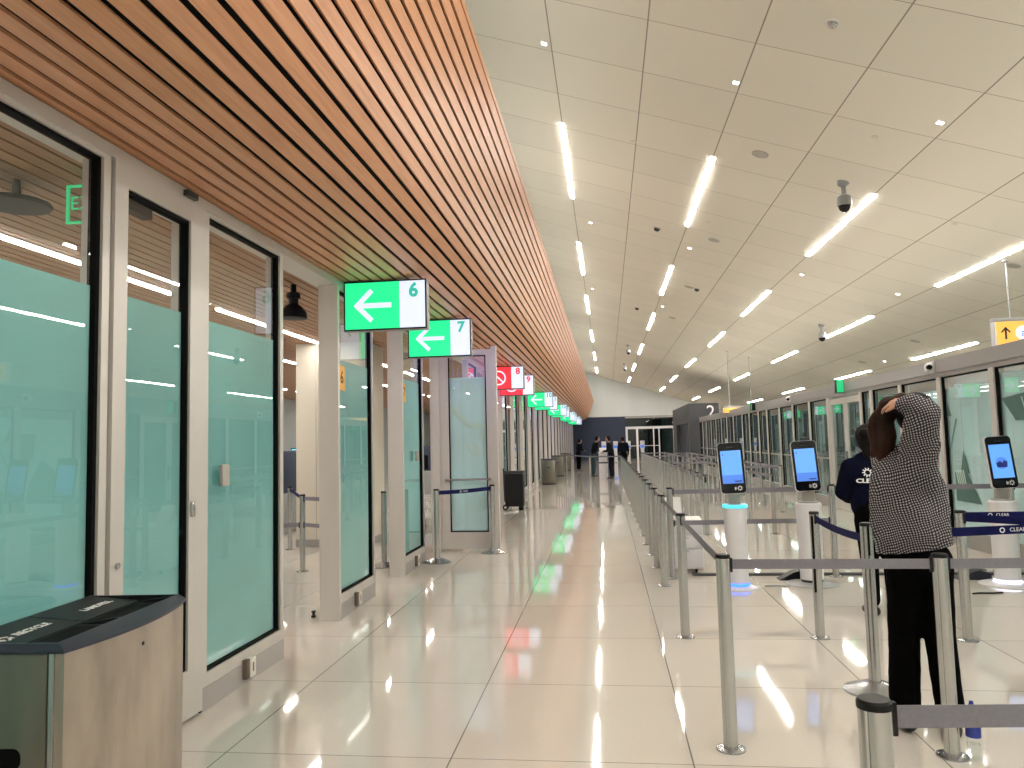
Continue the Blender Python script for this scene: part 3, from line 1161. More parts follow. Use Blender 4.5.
# ------------------------------------------------------------------ belt posts
def post_meshes():
    d = {}
    b = MB()
    n = 24
    prof = []
    for i in range(n * 2):
        a = 2 * PI * i / (n * 2)
        r = .0365
        if min(abs(((a / (PI / 2)) % 1) - .5), 1) < .06:
            r = .0325
        prof.append((r * math.cos(a), r * math.sin(a)))
    b.prism(prof, .008, .975)
    d['post'] = b.build('post', 'steel')
    b = MB()
    b.lathe([(.0385, .970), (.0385, .984), (.034, .99), (0, .99)], n=24)
    d['cap'] = b.build('cap', 'black_plastic')
    b = MB()
    b.lathe([(.075, 0), (.075, .007), (.055, .014), (.042, .016)], n=28)
    d['base'] = b.build('base', 'steel_base')
    b = MB()
    b.lathe([(.185, 0), (.185, .012), (.165, .020), (.07, .055), (.042, .062)], n=40)
    d['wide'] = b.build('base', 'steel_base')
    b = MB()
    b.box(-.016, .036, .855, .016, .046, .958, bev=.002)
    d['clip'] = b.build('belt_clip', 'black_plastic')
    b = MB()
    b.box(-.016, .036, .41, .016, .046, .51, bev=.002)
    d['clip2'] = b.build('belt_clip', 'black_plastic')
    out = {k: o.data for k, o in d.items()}
    for o in list(d.values()):
        bpy.data.objects.remove(o)
    return out


PM = post_meshes()
BCOL = {'g': 'belt_grey', 'n': 'belt_navy'}


def stanchion(x, y, label, group, wide=False, tall=False):
    s = thing('stanchion', label, 'stanchion', (x, y, 0), 0, group)
    if tall:
        s.scale = (1, 1, 1.05)
    link('post', PM['post'], s)
    link('cap', PM['cap'], s)
    link('base', PM['wide' if wide else 'base'], s)
    return s


def belt(s, dst, z=.938, hh=.025, col='g', sag=0., z2=None, logo=0, clips=True):
    """belt from the post s to the point dst (world x,y); a child of the post it winds out of"""
    o = s.location
    d = Vector((dst[0] - o.x, dst[1] - o.y, 0))
    L = d.length
    u = d / L
    nv = Vector((-u.y, u.x, 0))
    z2 = z if z2 is None else z2
    b = MB()
    K = 12
    pr = []
    for k in range(K + 1):
        t = k / K
        c = u * (.038 + (L - .076) * t)
        zz = z + (z2 - z) * t - sag * 4 * t * (1 - t)
        tw = .001
        pr.append([b.bm.verts.new((c.x + nv.x * sx, c.y + nv.y * sx, zz + sz)) for sx, sz in ((-tw, -hh), (tw, -hh), (tw, hh), (-tw, hh))])
    for A, B in zip(pr, pr[1:]):
        for i in range(4):
            j = (i + 1) % 4
            b.face([A[i], A[j], B[j], B[i]])
    b.face(pr[0])
    b.face(list(reversed(pr[-1])))
    be = b.build('belt', BCOL[col], s)
    if clips:
        for which, cc in ((0, u * .036), (1, d - u * .036)):
            M = Matrix.Translation((cc.x, cc.y, (z if which == 0 else z2))) @ Matrix.Rotation(math.atan2(u.y, u.x), 4, 'Z')
            MB().box(-.012, -.008, -hh - .016, .012, .008, hh + .008, M=M, bev=.002).build('belt_clip', 'black_plastic', s)
    if logo:
        ang = math.atan2(u.y, u.x)
        for q in range(logo):
            t = (q + .5) / logo
            c = u * (L * t)
            zz = z + (z2 - z) * t - sag * 4 * t * (1 - t)
            pitch = math.atan2(z2 - z, L)
            M = Matrix.Translation((c.x + u.y * .003, c.y - u.x * .003, zz)) @ Matrix.Rotation(ang, 4, 'Z') @ Matrix.Rotation(-pitch, 4, 'Y') @ Matrix.Rotation(PI / 2, 4, 'X')
            text('belt_print', 'CLEAR', .032, M, 'print_white', be, .0005)
            r = MB()
            Mr = M @ Matrix.Translation((-.09, 0, 0))
            for k in range(12):
                t0, t1 = 2 * PI * k / 12, 2 * PI * (k + 1) / 12
                r.prism([(.010 * math.cos(t0), .010 * math.sin(t0)), (.016 * math.cos(t0), .016 * math.sin(t0)), (.016 * math.cos(t1), .016 * math.sin(t1)), (.010 * math.cos(t1), .010 * math.sin(t1))], -.0004, .0004, 'z', M=Mr)
            r.build('belt_print', 'print_white', be)
    return be


G1 = 'belt posts in the row along the corridor'
ys1 = [1.87, 4.14, 6.39, 8.57, 9.77, 10.81, 11.85, 12.91, 13.95, 15.05, 16.1, 17.16, 18.25, 19.3, 20.4, 21.5, 22.6, 23.7, 24.8, 25.9, 27.0, 28.1, 29.2, 30.3]
row = []
for k, y in enumerate(ys1):
    x = .585 - .003 * min(k, 12)
    if k == 0:
        lab = 'steel belt post cut off by the lower picture edge, nearest to the camera'
    else:
        lab = 'steel belt post, %s from the near end of the row along the corridor' % ORD[k]
    s = stanchion(x, y, lab, G1)
    row.append((s, x, y))
for k in range(1, len(row) - 1):
    s, x, y = row[k]
    s2, x2, y2 = row[k + 1]
    belt(s, (x2, y2))
belt(row[0][0], (1.62, 1.95), z=.949)
row[0][0].scale = (1, 1, 1.008)
stanchion(1.62, 1.95, 'steel belt post out of the picture at the end of the nearest grey belt', 'belt posts at the queue front')

GF = 'belt posts around the two people at the queue front'
s3 = stanchion(1.645, 4.12, 'steel belt post in front of the person in the checked shirt', GF)
belt(row[1][0], (1.645, 4.12))
belt(s3, (2.75, 4.15))
stanchion(2.75, 4.15, 'steel belt post beyond the picture edge on the front grey belt', GF)
s4 = stanchion(1.625, 6.39, 'steel belt post with a navy belt in front of the white kiosk with no glow', GF)
s5 = stanchion(1.61, 5.10, 'steel belt post on a wide domed disc base between the two people', GF, wide=True, tall=True)
s6 = stanchion(2.70, 6.34, 'steel belt post holding navy belts beside the checked-shirt person', GF)
s7 = stanchion(2.80, 5.10, 'steel belt post out of the picture on the lower navy belt', GF)
belt(s4, (1.61, 5.10), col='n', hh=.026, sag=.02)
MB().box(-.034, -.0375, .36, -.018, -.030, .955).build('belt_slot', 'black_gasket', s4)
MB().box(-.006, -.0385, .80, .006, -.030, .97).build('belt_slot', 'black_gasket', s5)
belt(s5, (2.80, 5.10), col='n', hh=.026, z=.91, z2=.95, logo=2)
s8 = stanchion(3.95, 6.36, 'steel belt post out of the picture on the upper navy belt', GF)
belt(s6, (3.95, 6.36), col='n', hh=.024, logo=2, z=.95)
belt(s6, (3.3, 5.10), col='n', hh=.028, z=.935, z2=.985, logo=1)
stanchion(3.3, 5.10, 'steel belt post out of the picture on the slanting navy belt', GF)

GB = 'belt posts of the cross fence behind the kiosks'
q1 = stanchion(.70, 9.0, 'steel belt post with two belts at the corridor end of the cross fence', GB, tall=True)
q2 = stanchion(2.52, 9.1, 'steel belt post in the cross fence between the unlit kiosk and the uniformed person', GB, tall=True)
q3 = stanchion(4.42, 9.1, 'steel belt post in the cross fence hidden behind the white-glow kiosk', GB, tall=True)
belt(q1, (2.52, 9.1))
belt(q1, (2.52, 9.1), z=.60)
belt(q2, (4.42, 9.1))
q0 = stanchion(4.80, 9.1, 'steel belt post closing the cross fence at the right glass', GB, tall=True)
belt(q3, (4.80, 9.1))

GQ = 'belt posts of the long queue rows'
rows = [(1.60, 13.0, 1.1, 22, 'second row from the corridor'), (2.68, 13.0, 2.1, 12, 'third row from the corridor'), (3.62, 16.7, 2.1, 10, 'row nearest the right glass')]
for x, y0, dy, n, nm in rows:
    pv = None
    for k in range(n):
        y = y0 + dy * k
        s = stanchion(x, y, 'steel belt post, %s from the near end of the %s' % (ORD[k], nm), GQ)
        if k < n - 1:
            belt(s, (x, y + dy), clips=k < 6)
        if x == 2.68 and k in (2, 6, 10):
            belt(s, (3.62, y + (.0 if k else 0) + (16.7 - 13.0 - 2.1 * 1) * 0), clips=False)
        if x == 1.60 and k in (7, 15, 21):
            belt(s, (2.68, y), clips=False)
        if k == 0 and x < 3:
            MB().box(-.016, -.046, .855, .016, -.036, .958, bev=.002).build('belt_clip', 'black_plastic', s)
# far end of the corridor
GE = 'belt posts across the corridor end'
e1 = stanchion(-1.9, 35.8, 'distant belt post at the left end of the belt across the corridor', GE)
e2 = stanchion(-.70, 31.4, 'distant belt post in the middle of the belt across the corridor', GE)
belt(e1, (-.70, 31.4), clips=False)
belt(e2, (.53, 30.3), clips=False)
# in front of the open door
GD = 'belt posts closing the open glass door'
a1 = stanchion(-2.33, 10.25, 'wide-based belt post at the left end of the navy belt before the door', GD, wide=True)
a2 = stanchion(-1.69, 11.12, 'wide-based belt post at the right end of the navy belt before the door', GD, wide=True)
belt(a1, (-1.69, 11.12), col='n', hh=.028, logo=1, sag=.01)
a3 = stanchion(-2.98, 9.95, 'belt post with a wide base just inside the seventh lane', GD, wide=True)
GI = 'belt posts inside the inner room'
b1 = stanchion(-3.96, 9.58, 'belt post seen through the lane 6 opening before the cream pillar', GI)
b2 = stanchion(-5.0, 11.6, 'belt post farther in, seen through the lane 6 opening left of the cream pillar', GI)
b3 = stanchion(-2.9, 8.9, 'belt post just behind the column at lane 7', GI)
belt(b1, (-2.9, 8.9))
belt(b1, (-2.9, 8.9), z=.60)
belt(b1, (-5.0, 11.6), col='n')
b4 = stanchion(-4.9, 9.2, 'belt post deep in the inner room behind the frosted panes', GI)
belt(b4, (-3.96, 9.58), z=.60)

# ------------------------------------------------------------------ kiosks
def rrect(w_, h, r, n=6):
    out = []
    for cx, cz, a0 in ((w_ / 2 - r, h / 2 - r, 0), (-w_ / 2 + r, h / 2 - r, PI / 2), (-w_ / 2 + r, -h / 2 + r, PI), (w_ / 2 - r, -h / 2 + r, 3 * PI / 2)):
        for k in range(n + 1):
            a = a0 + PI / 2 * k / n
            out.append((cx + r * math.cos(a), cz + r * math.sin(a)))
    return out


def gear(b, M, r=.02, teeth=8, depth=.001):
    n = 20
    for k in range(n):
        t0, t1 = 2 * PI * k / n, 2 * PI * (k + 1) / n
        b.prism([(r * .55 * math.cos(t0), r * .55 * math.sin(t0)), (r * .75 * math.cos(t0), r * .75 * math.sin(t0)),
                 (r * .75 * math.cos(t1), r * .75 * math.sin(t1)), (r * .55 * math.cos(t1), r * .55 * math.sin(t1))], -depth, depth, 'z', M=M)
    for k in range(teeth):
        a = 2 * PI * k / teeth
        Mr = M @ Matrix.Rotation(a, 4, 'Z')
        b.box(r * .74, -r * .12, -depth, r * 1.15, r * .12, depth, M=Mr)


def kiosk(x, y, label, mode, rz=0., base_z=0.):
    s = thing('kiosk', label, 'kiosk', (x, y, 0), rz, 'white identity kiosks')
    R_ = .108 if mode == 'blue' else .120
    rb = .20 if mode == 'blue' else .27
    b = MB().lathe([(rb, 0), (rb, .008), (rb - .02, .014), (.15, .018), (.13, .03)], n=44)
    b.build('base_plate', 'camera_grey' if mode == 'off' else 'white_plastic', s)
    if mode != 'off':
        MB().lathe([(R_ + .012, .030), (R_ + .012, .052 if mode == 'blue' else .040)], n=44).build('glow_ring', 'ring_blue' if mode == 'blue' else 'ring_white', s)
    else:
        MB().lathe([(R_ - .01, .03), (R_ - .01, .055)], n=44).build('plinth_ring', 'dark_device', s)
    MB().lathe([(R_, .055), (R_ + .004, .30), (R_ + .006, .60), (R_ + .012, .80), (R_ + .016, .855), (R_ + .005, .87)], n=44).build('column', 'white_plastic', s)
    if mode == 'blue':
        MB().lathe([(R_ + .022, .845), (R_ + .026, .855), (R_ + .026, .872), (R_ + .016, .882)], n=44).build('glow_rim', 'ring_cyan', s)
    MB().lathe([(R_ * .9, .870), (R_ * .85, .884)], n=36).build('top_plate', 'camera_grey', s)
    MB().box(-.065, -.02, .88, .065, .03, 1.10, bev=.008).build('neck', 'speaker_grey', s)
    T = Matrix.Translation((-.02, -.055, 1.268)) @ Matrix.Rotation(math.radians(-2.5), 4, 'Y') @ Matrix.Rotation(math.radians(-7), 4, 'X')
    hw, hh_ = .265, .545
    MB().prism(rrect(hw, hh_, .04), -.018, .022, 'y', M=T).build('tablet_shell', 'white_plastic', s)
    MB().prism(rrect(hw - .007, hh_ - .007, .038), -.023, -.018, 'y', M=T).build('bezel', 'black_screen_glass', s)
    b = MB().mat(0).box(-.105, -.0245, -.165, .105, -.023, .185, M=T)
    if mode != 'white':
        b.mat(1).box(-.105, -.0252, -.165, .105, -.0245, -.075, M=T)
        b.mat(2).box(.02, -.026, -.150, .092, -.0252, -.137, M=T)
        b.mat(2).box(-.088, -.0256, .135, -.078, -.0245, .152, M=T)
    else:
        Mc = T @ Matrix.Rotation(PI / 2, 4, 'X')
        b.mat(1).lathe([(.062, .0246), (.062, .0253)], (0, 0, 0), 28, M=Mc @ Matrix.Translation((0, -.01, 0)))
        b.mat(2).prism([(-.05, -.055), (.05, -.055), (.055, .0), (.02, .02), (.01, -.01), (-.02, .012), (-.055, -.01)], -.0262, -.0254, 'y', M=T)
    b.build('screen', ['screen_blue', 'screen_blue_dark', 'label_blue'], s)
    # small marks printed on the lower bezel and speaker slot above
    m = MB()
    gear(m, T @ Matrix.Translation((.065, -.0242, -.218)) @ Matrix.Rotation(PI / 2, 4, 'X'), .024)
    m.box(.012, -.0245, -.235, .020, -.0235, -.203, M=T)
    m.box(.026, -.0245, -.235, .030, -.0235, -.203, M=T)
    m.build('printed_mark', 'print_white', s)
    MB().box(-.035, -.0245, .215, .035, -.023, .221, M=T).build('sensor_slot', 'dark_device', s)
    return s


kiosk(1.34, 8.45, 'white column kiosk with glowing blue rings and a phone-shaped screen', 'blue', math.radians(-4))
kiosk(2.15, 8.66, 'white column kiosk with a blue screen but no glowing ring', 'off', math.radians(-2))
kiosk(4.10, 8.62, 'white column kiosk with a picture on its screen and white glow at its foot', 'white', math.radians(3))

# cable cover and power boxes along the kiosks
t = thing('cable_cover', 'dark cable cover strip running along the floor behind the kiosks', 'cable cover', (.95, 9.22, 0))
MB().prism([(-.06, 0), (-.035, .022), (.035, .022), (.06, 0)], 0, 3.75, 'x').build('strip', 'dark_device', t)
for x, lab in ((1.85, 'dark wedge power box on the floor beside the unlit kiosk'), (3.72, 'dark wedge power box on the floor beside the white-glow kiosk')):
    t = thing('power_box', lab, 'power box', (x, 8.95, 0), 0, 'power boxes behind the kiosks')
    MB().prism([(0, 0), (.34, 0), (.34, .07), (.22, .10), (.16, .085)], -.08, .08, 'y').build('box_body', 'black_plastic', t)
    MB().box(.23, -.05, .094, .31, .05, .104, bev=.002).build('socket_plate', 'dark_device', t)
t = thing('floor_cable', 'short black floor cable lying left of the kiosk with the white glow', 'cable', (3.52, 8.1, 0))
MB().tube([(0, 0, .008), (.08, .03, .008), (.2, .02, .008), (.3, .05, .008)], .008, 8).build('cable', 'black_plastic', t)
t = thing('floor_cable', 'short grey floor cable at the foot of the blue-ringed kiosk', 'cable', (1.62, 8.5, 0))
MB().tube([(0, 0, .008), (.1, .02, .008), (.26, 0, .008)], .007, 8).build('cable', 'camera_grey', t)

# drawer pedestal with a paper holder
t = thing('drawer_cabinet', 'white three-drawer cabinet on casters beside the blue-ringed kiosk', 'cabinet', (.88, 9.36, 0), math.radians(-3))
MB().box(-.20, 0, .05, .22, .52, .62, bev=.006).build('body', 'white_paint', t)
for k, (z0, z1) in enumerate(((.06, .28), (.29, .44), (.45, .60))):
    dr = MB().box(-.192, -.016, z0, .212, 0, z1, bev=.003).build('drawer', 'white_plastic', t)
    MB().box(-.06, -.020, z1 - .03, .05, -.016, z1 - .02).build('pull', 'camera_grey', dr)
for x in (-.14, .13):
    for y in (.05, .46):
        w = MB().lathe([(.024, -.012), (.026, 0), (.024, .012)], n=16, M=Matrix.Translation((x, y, .026)) @ Matrix.Rotation(PI / 2, 4, 'Y')).build('caster', 'black_plastic', t)
t = thing('paper_holder', 'white slanted paper holder standing on the drawer cabinet', 'holder', (.82, 9.6, .621))
MB().prism([(-.14, 0), (.14, 0), (.08, .25), (.05, .25)], -.13, .06, 'x').build('stand', 'white_plastic', t)
MB().prism([(-.145, .006), (.045, .252), (.042, .256), (-.149, .009)], -.11, .04, 'x').build('sheet', 'paper_white', t)

# ------------------------------------------------------------------ recycling bin
def bow(y0, y1, xb, xf, bulge, n=16):
    """D-shaped outline seen from above, bowed side towards +x"""
    o = [(xb, y0)]
    for k in range(n + 1):
        t = k / n
        o.append((xf + bulge * 4 * t * (1 - t), y0 + (y1 - y0) * t))
    o.append((xb, y1))
    return o


bn = thing('recycling_bin', 'bow-fronted steel double bin marked RECYCLE and LANDFILL against the glass', 'bin', (-2.39, 2.505, 0), .067)
HB = .893
b = MB()
b.prism(bow(.012, .88, .0, .455, .062), .02, HB)
b.build('body', 'brushed_steel', bn)
MB().box(.01, 0, .03, .40, .012, HB - .002, bev=.003).build('end_panel', 'brushed_steel_panel', bn)
MB().box(.405, .002, .03, .422, .012, HB - .002).build('corner_strip', 'steel', bn)
MB().prism(rrect(.17, .075, .03), -.004, .001, 'y', M=Matrix.Translation((.225, 0, .53))).build('grip_hole', 'black_gasket', bn)
MB().prism(bow(.03, .85, .02, .43, .05), 0, .02).build('plinth', 'black_plastic', bn)
# lid: thin rim, a navy bow-shaped ledge along the front, a sunk dark tray behind it
lid = MB()
o0 = bow(-.004, .892, -.008, .462, .064)
o1 = bow(.008, .880, .004, .436, .0)
rings = []
for o_, z in ((o0, HB), (o0, HB + .012), (o1, HB + .034)):
    rings.append([lid.bm.verts.new((p[0], p[1], z)) for p in o_])
for A, B in zip(rings, rings[1:]):
    for i in range(len(A)):
        j = (i + 1) % len(A)
        lid.face([A[i], A[j], B[j], B[i]])
o2 = bow(.02, .868, .016, .425, .0)
tray = [lid.bm.verts.new((p[0], p[1], HB + .034)) for p in o2]
low = [lid.bm.verts.new((p[0], p[1], HB + .006)) for p in o2]
for A, B in ((rings[-1], tray), (tray, low)):
    for i in range(len(A)):
        j = (i + 1) % len(A)
        lid.mat(0 if B is tray else 1).face([A[i], A[j], B[j], B[i]])
lid.mat(1).face(low)
lid.mat(0).face(list(reversed(rings[0])))
lid.build('lid', ['navy_lid', 'dark_lid'], bn, angle=25)
for k, (ya, word) in enumerate(((.024, 'RECYCLE'), (.446, 'LANDFILL'))):
    zt = HB + .034
    pl = MB()
    # lettered flap sloping down from the back towards the open chute
    pl.prism([(.018, HB + .008), (.25, HB + .008), (.25, HB + .014), (.018, zt)], ya, ya + .415, 'y')
    pl.mat(1).prism([(.25, HB + .0075), (.42, HB + .0075), (.42, HB + .030), (.40, HB + .030)], ya + .395, ya + .418, 'y')
    pl.build('flap', ['flap_grey', 'dark_lid'], bn)
    MB().prism([(.262, ya + .02), (.418, ya + .02), (.418, ya + .385), (.262, ya + .35)], HB + .0062, HB + .0075, 'z').build('chute_opening', 'black_gasket', bn)
    sl = math.atan2(.020, .232)
    M = Matrix.Translation((.15, ya + .25, HB + .0225 + .0012)) @ Matrix.Rotation(sl, 4, 'Y') @ Matrix.Rotation(PI / 2, 4, 'Z')
    text('lettering', word, .047, M, 'print_white', bn, .0008, .0012)
    if k == 0:
        a = MB()
        Mr = Matrix.Translation((.15, ya + .095, HB + .0225 + .0008)) @ Matrix.Rotation(sl, 4, 'Y')
        for q in range(3):
            Mq = Mr @ Matrix.Rotation(2 * PI * q / 3, 4, 'Z')
            a.prism([(-.022, -.026), (.008, -.026), (.008, -.015), (-.022, -.015)], 0, .001, 'z', M=Mq)
            a.prism([(.007, -.034), (.026, -.02), (.007, -.008)], 0, .001, 'z', M=Mq)
        a.build('recycle_mark', 'print_white', bn)
MB().lathe([(.008, 0), (.008, .004), (0, .005)], n=12, M=Matrix.Translation((.515, .42, .82)) @ Matrix.Rotation(PI / 2, 4, 'Y')).build('lock', 'black_plastic', bn)

# ------------------------------------------------------------------ bottle
t = thing('water_bottle', 'clear water bottle with a blue cap standing by the front belt post', 'bottle', (1.735, 4.09, 0))
MB().lathe([(.030, .002), (.034, .01), (.034, .17), (.030, .20), (.016, .235), (.013, .25), (0, .25)], n=24).build('bottle_body', 'clear_glass', t)
MB().lathe([(.0345, .11), (.0345, .17)], n=24).build('bottle_label', 'label_blue', t)
MB().lathe([(.0138, .236), (.0138, .26), (.010, .268), (.010, .278), (0, .28)], n=18).build('cap', 'screen_blue_dark' if False else 'label_blue', t)
MB().lathe([(.029, .006), (.031, .012), (.031, .074), (0, .074)], n=24).build('water', 'clear_glass', t)

# ------------------------------------------------------------------ far bins, black case
for k, (x, y, lab) in enumerate(((-2.20, 28.6, 'steel litter bin with a dark slot against the far lane gates, nearest of three'),
                                 (-2.25, 35.2, 'steel litter bin against the far lane gates, middle of three'),
                                 (-2.25, 42.0, 'steel litter bin against the far lane gates, farthest of three'))):
    t = thing('litter_bin', lab, 'bin', (x, y, 0), 0, 'steel litter bins far down the left side')
    MB().box(-.27, 0, .03, .27, .5, .90, bev=.01).build('body', 'brushed_steel_panel', t)
    MB().box(-.28, -.01, .90, .28, .51, .94, bev=.006).build('lid', 'navy_lid', t)
    MB().box(-.05, -.006, .60, .05, .002, .63).build('slot', 'black_gasket', t)
    MB().box(-.25, .02, 0, .25, .48, .03).build('plinth', 'black_plastic', t)
t = thing('rolling_case', 'black upright rolling case parked beyond the open glass door', 'case', (-2.22, 17.9, 0))
MB().box(-.20, 0, .09, .24, .34, .86, bev=.02).build('body', 'black_plastic', t)
MB().box(-.21, -.01, .86, .25, .35, .92, bev=.01).build('lid', 'dark_device', t)
MB().tube([(-.22, .1, .2), (-.24, .1, .98), (-.24, .24, .98), (-.22, .24, .2)], .012, 8).build('handle', 'dark_device', t)
for y in (.06, .28):
    w = MB().lathe([(.065, -.02), (.07, 0), (.065, .02)], n=20, M=Matrix.Translation((-.20, y, .07)) @ Matrix.Rotation(PI / 2, 4, 'X')).build('wheel', 'black_plastic', t)
    MB().lathe([(.03, -.022), (.03, .022)], n=16, M=Matrix.Translation((-.20, y, .07)) @ Matrix.Rotation(PI / 2, 4, 'X')).build('hub', 'white_plastic', w)
MB().box(.12, .05, 0, .22, .30, .09).build('foot', 'black_plastic', t)

# ------------------------------------------------------------------ inner room
t = thing('cream_pillar', 'wide cream panelled pillar seen through the lane 6 opening', 'pillar', (-5.02, 11.9, 0))
MB().box(0, 0, .12, 1.2, .9, 3.295).build('panelling', 'cream_panel', t)
MB().box(.335, -.004, .12, .342, 0, 3.30).build('joint', 'camera_grey', t)
MB().box(-.01, -.01, 0, 1.21, .91, .12).build('skirting', 'aluminium_dark', t)
t = thing('pendant_lamp', 'black bell-shaped fixture hanging from the inner room ceiling', 'lamp', (-3.19, 7.5, 2.96))
MB().lathe([(.14, -.02), (.135, .04), (.09, .10), (.05, .13), (.05, .18), (.07, .19), (.07, .24), (.03, .26), (.03, .335)], n=28).build('shade', 'black_plastic', t)
MB().lathe([(.13, -.021), (.12, -.024), (0, -.024)], n=28).build('lens', 'dark_device', t)
t = thing('disc_speaker', 'round dark disc hanging under the inner ceiling behind the nearest pane', 'speaker', (-3.58, 4.2, 3.13))
MB().lathe([(.19, 0), (.20, .015), (.19, .03), (.03, .035), (.02, .17)], n=36).build('disc', 'dark_device', t)
t = thing('exit_sign', 'green-edged glass exit sign hanging inside behind the nearest pane', 'exit sign', (-3.24, 4.2, 3.0), 0, 'exit signs of the inner room')
MB().box(0, 0, 0, .30, .012, .24).build('edge_panel', 'clear_glass', t)
b = MB()
for a in ((0, 0, .012, .24), (.288, 0, .30, .24), (.012, 0, .288, .012), (.012, .228, .288, .24)):
    b.box(a[0], -.004, a[1], a[2], .016, a[3])
b.build('lit_edge', 'exit_green', t)
text('exit_text', 'EXIT', .12, facing_minus_y(.15, -.003, .12), 'exit_green', t)
MB().box(.1, .0, .24, .2, .012, .298).build('hanger', 'camera_grey', t)
for k, (x, y, lab) in enumerate(((-7.6, 15.5, 'pale counter with a dark monitor deep in the inner room, nearer'), (-8.6, 20.5, 'pale counter with a dark monitor deep in the inner room, farther'))):
    t = thing('service_counter', lab, 'counter', (x, y, 0), 0, 'counters of the inner room')
    MB().box(0, 0, 0, 2.2, .7, 1.0, bev=.01).build('counter_body', 'white_plastic', t)
    MB().box(-.03, -.03, 1.0, 2.23, .73, 1.04, bev=.005).build('counter_top', 'camera_grey', t)
    t = thing('monitor', 'dark monitor on the %s inner room counter' % ('nearer' if k == 0 else 'farther'), 'monitor', (x + 1.1, y + .3, 1.041), 0, 'monitors of the inner room')
    MB().lathe([(.12, 0), (.12, .01), (.02, .02), (.02, .2)], n=20).build('stand', 'black_plastic', t)
    MB().box(-.28, -.02, .2, .28, .02, .55, bev=.006).build('screen', 'black_plastic', t)
    MB().box(-.26, -.023, .22, .26, -.02, .53).build('picture', 'cyan_screen', t)
for k, (x, y) in enumerate(((-7.0, 13.4), (-6.6, 24.0), (-5.6, 31.0))):
    t = thing('baggage_scanner', 'dark baggage scanner on the inner room floor, %s from the glass opening' % ORD[k], 'scanner', (x, y, 0), 0, 'scanners of the inner room')
    MB().box(0, 0, .0, 1.0, 1.8, .75, bev=.02).build('scanner_base', 'camera_grey', t)
    MB().box(-.02, .2, .75, 1.02, 1.5, 1.55, bev=.05).build('tunnel', 'wall_navy', t)
    MB().box(.15, .18, .80, .85, .2, 1.25).build('curtain', 'black_gasket', t)
struct('wall_inner', MB().box(-9.9, 28, 0, -9.8, YE, 3.3).box(-11, 44, 0, -2.9, 44.1, 3.3), 'wall_grey')

# ------------------------------------------------------------------ people
def person_body(name, parent, J, voxel, mat='skin', sc=1.0, hand_r=None, hand_l=None):
    """J: joint positions. one continuous body."""
    c = []
    A = lambda k: Vector(J[k])
    c.append((A('pelvis'), .105 * sc, A('chest'), .115 * sc, 1.1, .8))
    c.append((A('chest'), .12 * sc, A('neck'), .06 * sc, 1.2, .8))
    c.append((A('neck'), .055 * sc, A('head'), .055 * sc))
    h = A('head')
    f = Vector(J['face']).normalized()
    c.append((h + Vector((0, 0, .035)) * sc, .092 * sc, h - Vector((0, 0, .03)) * sc + f * .015, .072 * sc, .92, 1.08))
    c.append((h + f * .085 * sc + Vector((0, 0, .005)), .012 * sc, h + f * .102 * sc - Vector((0, 0, .028)) * sc, .016 * sc))
    side = Vector((-f.y, f.x, 0)).normalized()
    for s in (1, -1):
        c.append((h + side * s * .082 * sc + Vector((0, 0, .02)), .014 * sc, h + side * s * .080 * sc - Vector((0, 0, .02)), .012 * sc))
        c.append((h + side * s * .032 * sc + f * .078 * sc + Vector((0, 0, .03)), .012 * sc, h + side * s * .045 * sc + f * .072 * sc + Vector((0, 0, .03)), .012 * sc))
    c.append((h + side * .02 * sc + f * .086 * sc - Vector((0, 0, .055)) * sc, .010 * sc, h - side * .02 * sc + f * .086 * sc - Vector((0, 0, .055)) * sc, .010 * sc))
    for S in ('R', 'L'):
        c.append((A('neck') - Vector((0, 0, .05)), .05 * sc, A('sh' + S), .052 * sc))
        c.append((A('sh' + S), .052 * sc, A('el' + S), .040 * sc))
        c.append((A('el' + S), .040 * sc, A('wr' + S), .026 * sc))
        w, tdir, ndir = A('wr' + S), Vector(J['hd' + S]).normalized(), Vector(J['hn' + S]).normalized()
        # palm, five fingers of different lengths and a thumb from the side of the palm
        u = tdir.cross(ndir).normalized()
        pal = w + tdir * .045 * sc
        c.append((w, .025 * sc, pal + u * .018 * sc, .022 * sc))
        c.append((w, .025 * sc, pal - u * .018 * sc, .022 * sc))
        c.append((pal + u * .02 * sc, .019 * sc, pal + tdir * .035 * sc + u * .024 * sc, .013 * sc))
        c.append((pal - u * .02 * sc, .019 * sc, pal + tdir * .035 * sc - u * .024 * sc, .013 * sc))
        for q, ln in ((-1.5, .062), (-.5, .072), (.5, .076), (1.5, .068)):
            b0 = pal + tdir * .035 * sc + u * q * .0185 * sc
            b1 = b0 + (tdir * .85 + ndir * .45).normalized() * ln * .5 * sc
            b2 = b1 + (tdir * .35 + ndir * .95).normalized() * ln * .5 * sc
            c.append((b0, .0095 * sc, b1, .0085 * sc))
            c.append((b1, .0085 * sc, b2, .007 * sc))
        t0 = pal - tdir * .02 * sc + u * .032 * sc
        t1 = t0 + (tdir * .6 + u * .7).normalized() * .035 * sc
        t2 = t1 + (tdir * .9 + ndir * .4).normalized() * .03 * sc
        c.append((t0, .012 * sc, t1, .010 * sc))
        c.append((t1, .010 * sc, t2, .008 * sc))
        c.append((A('hip' + S), .076 * sc, A('kn' + S), .055 * sc))
        c.append((A('kn' + S), .055 * sc, A('an' + S), .035 * sc))
        fd = Vector(J['ft' + S]).normalized()
        an = A('an' + S)
        c.append((an - Vector((0, 0, .03)), .035 * sc, an + fd * .13 * sc - Vector((0, 0, .05)), .025 * sc, 1.2, .8))
    return blob(name, c, voxel, mat, parent, smooth=2)


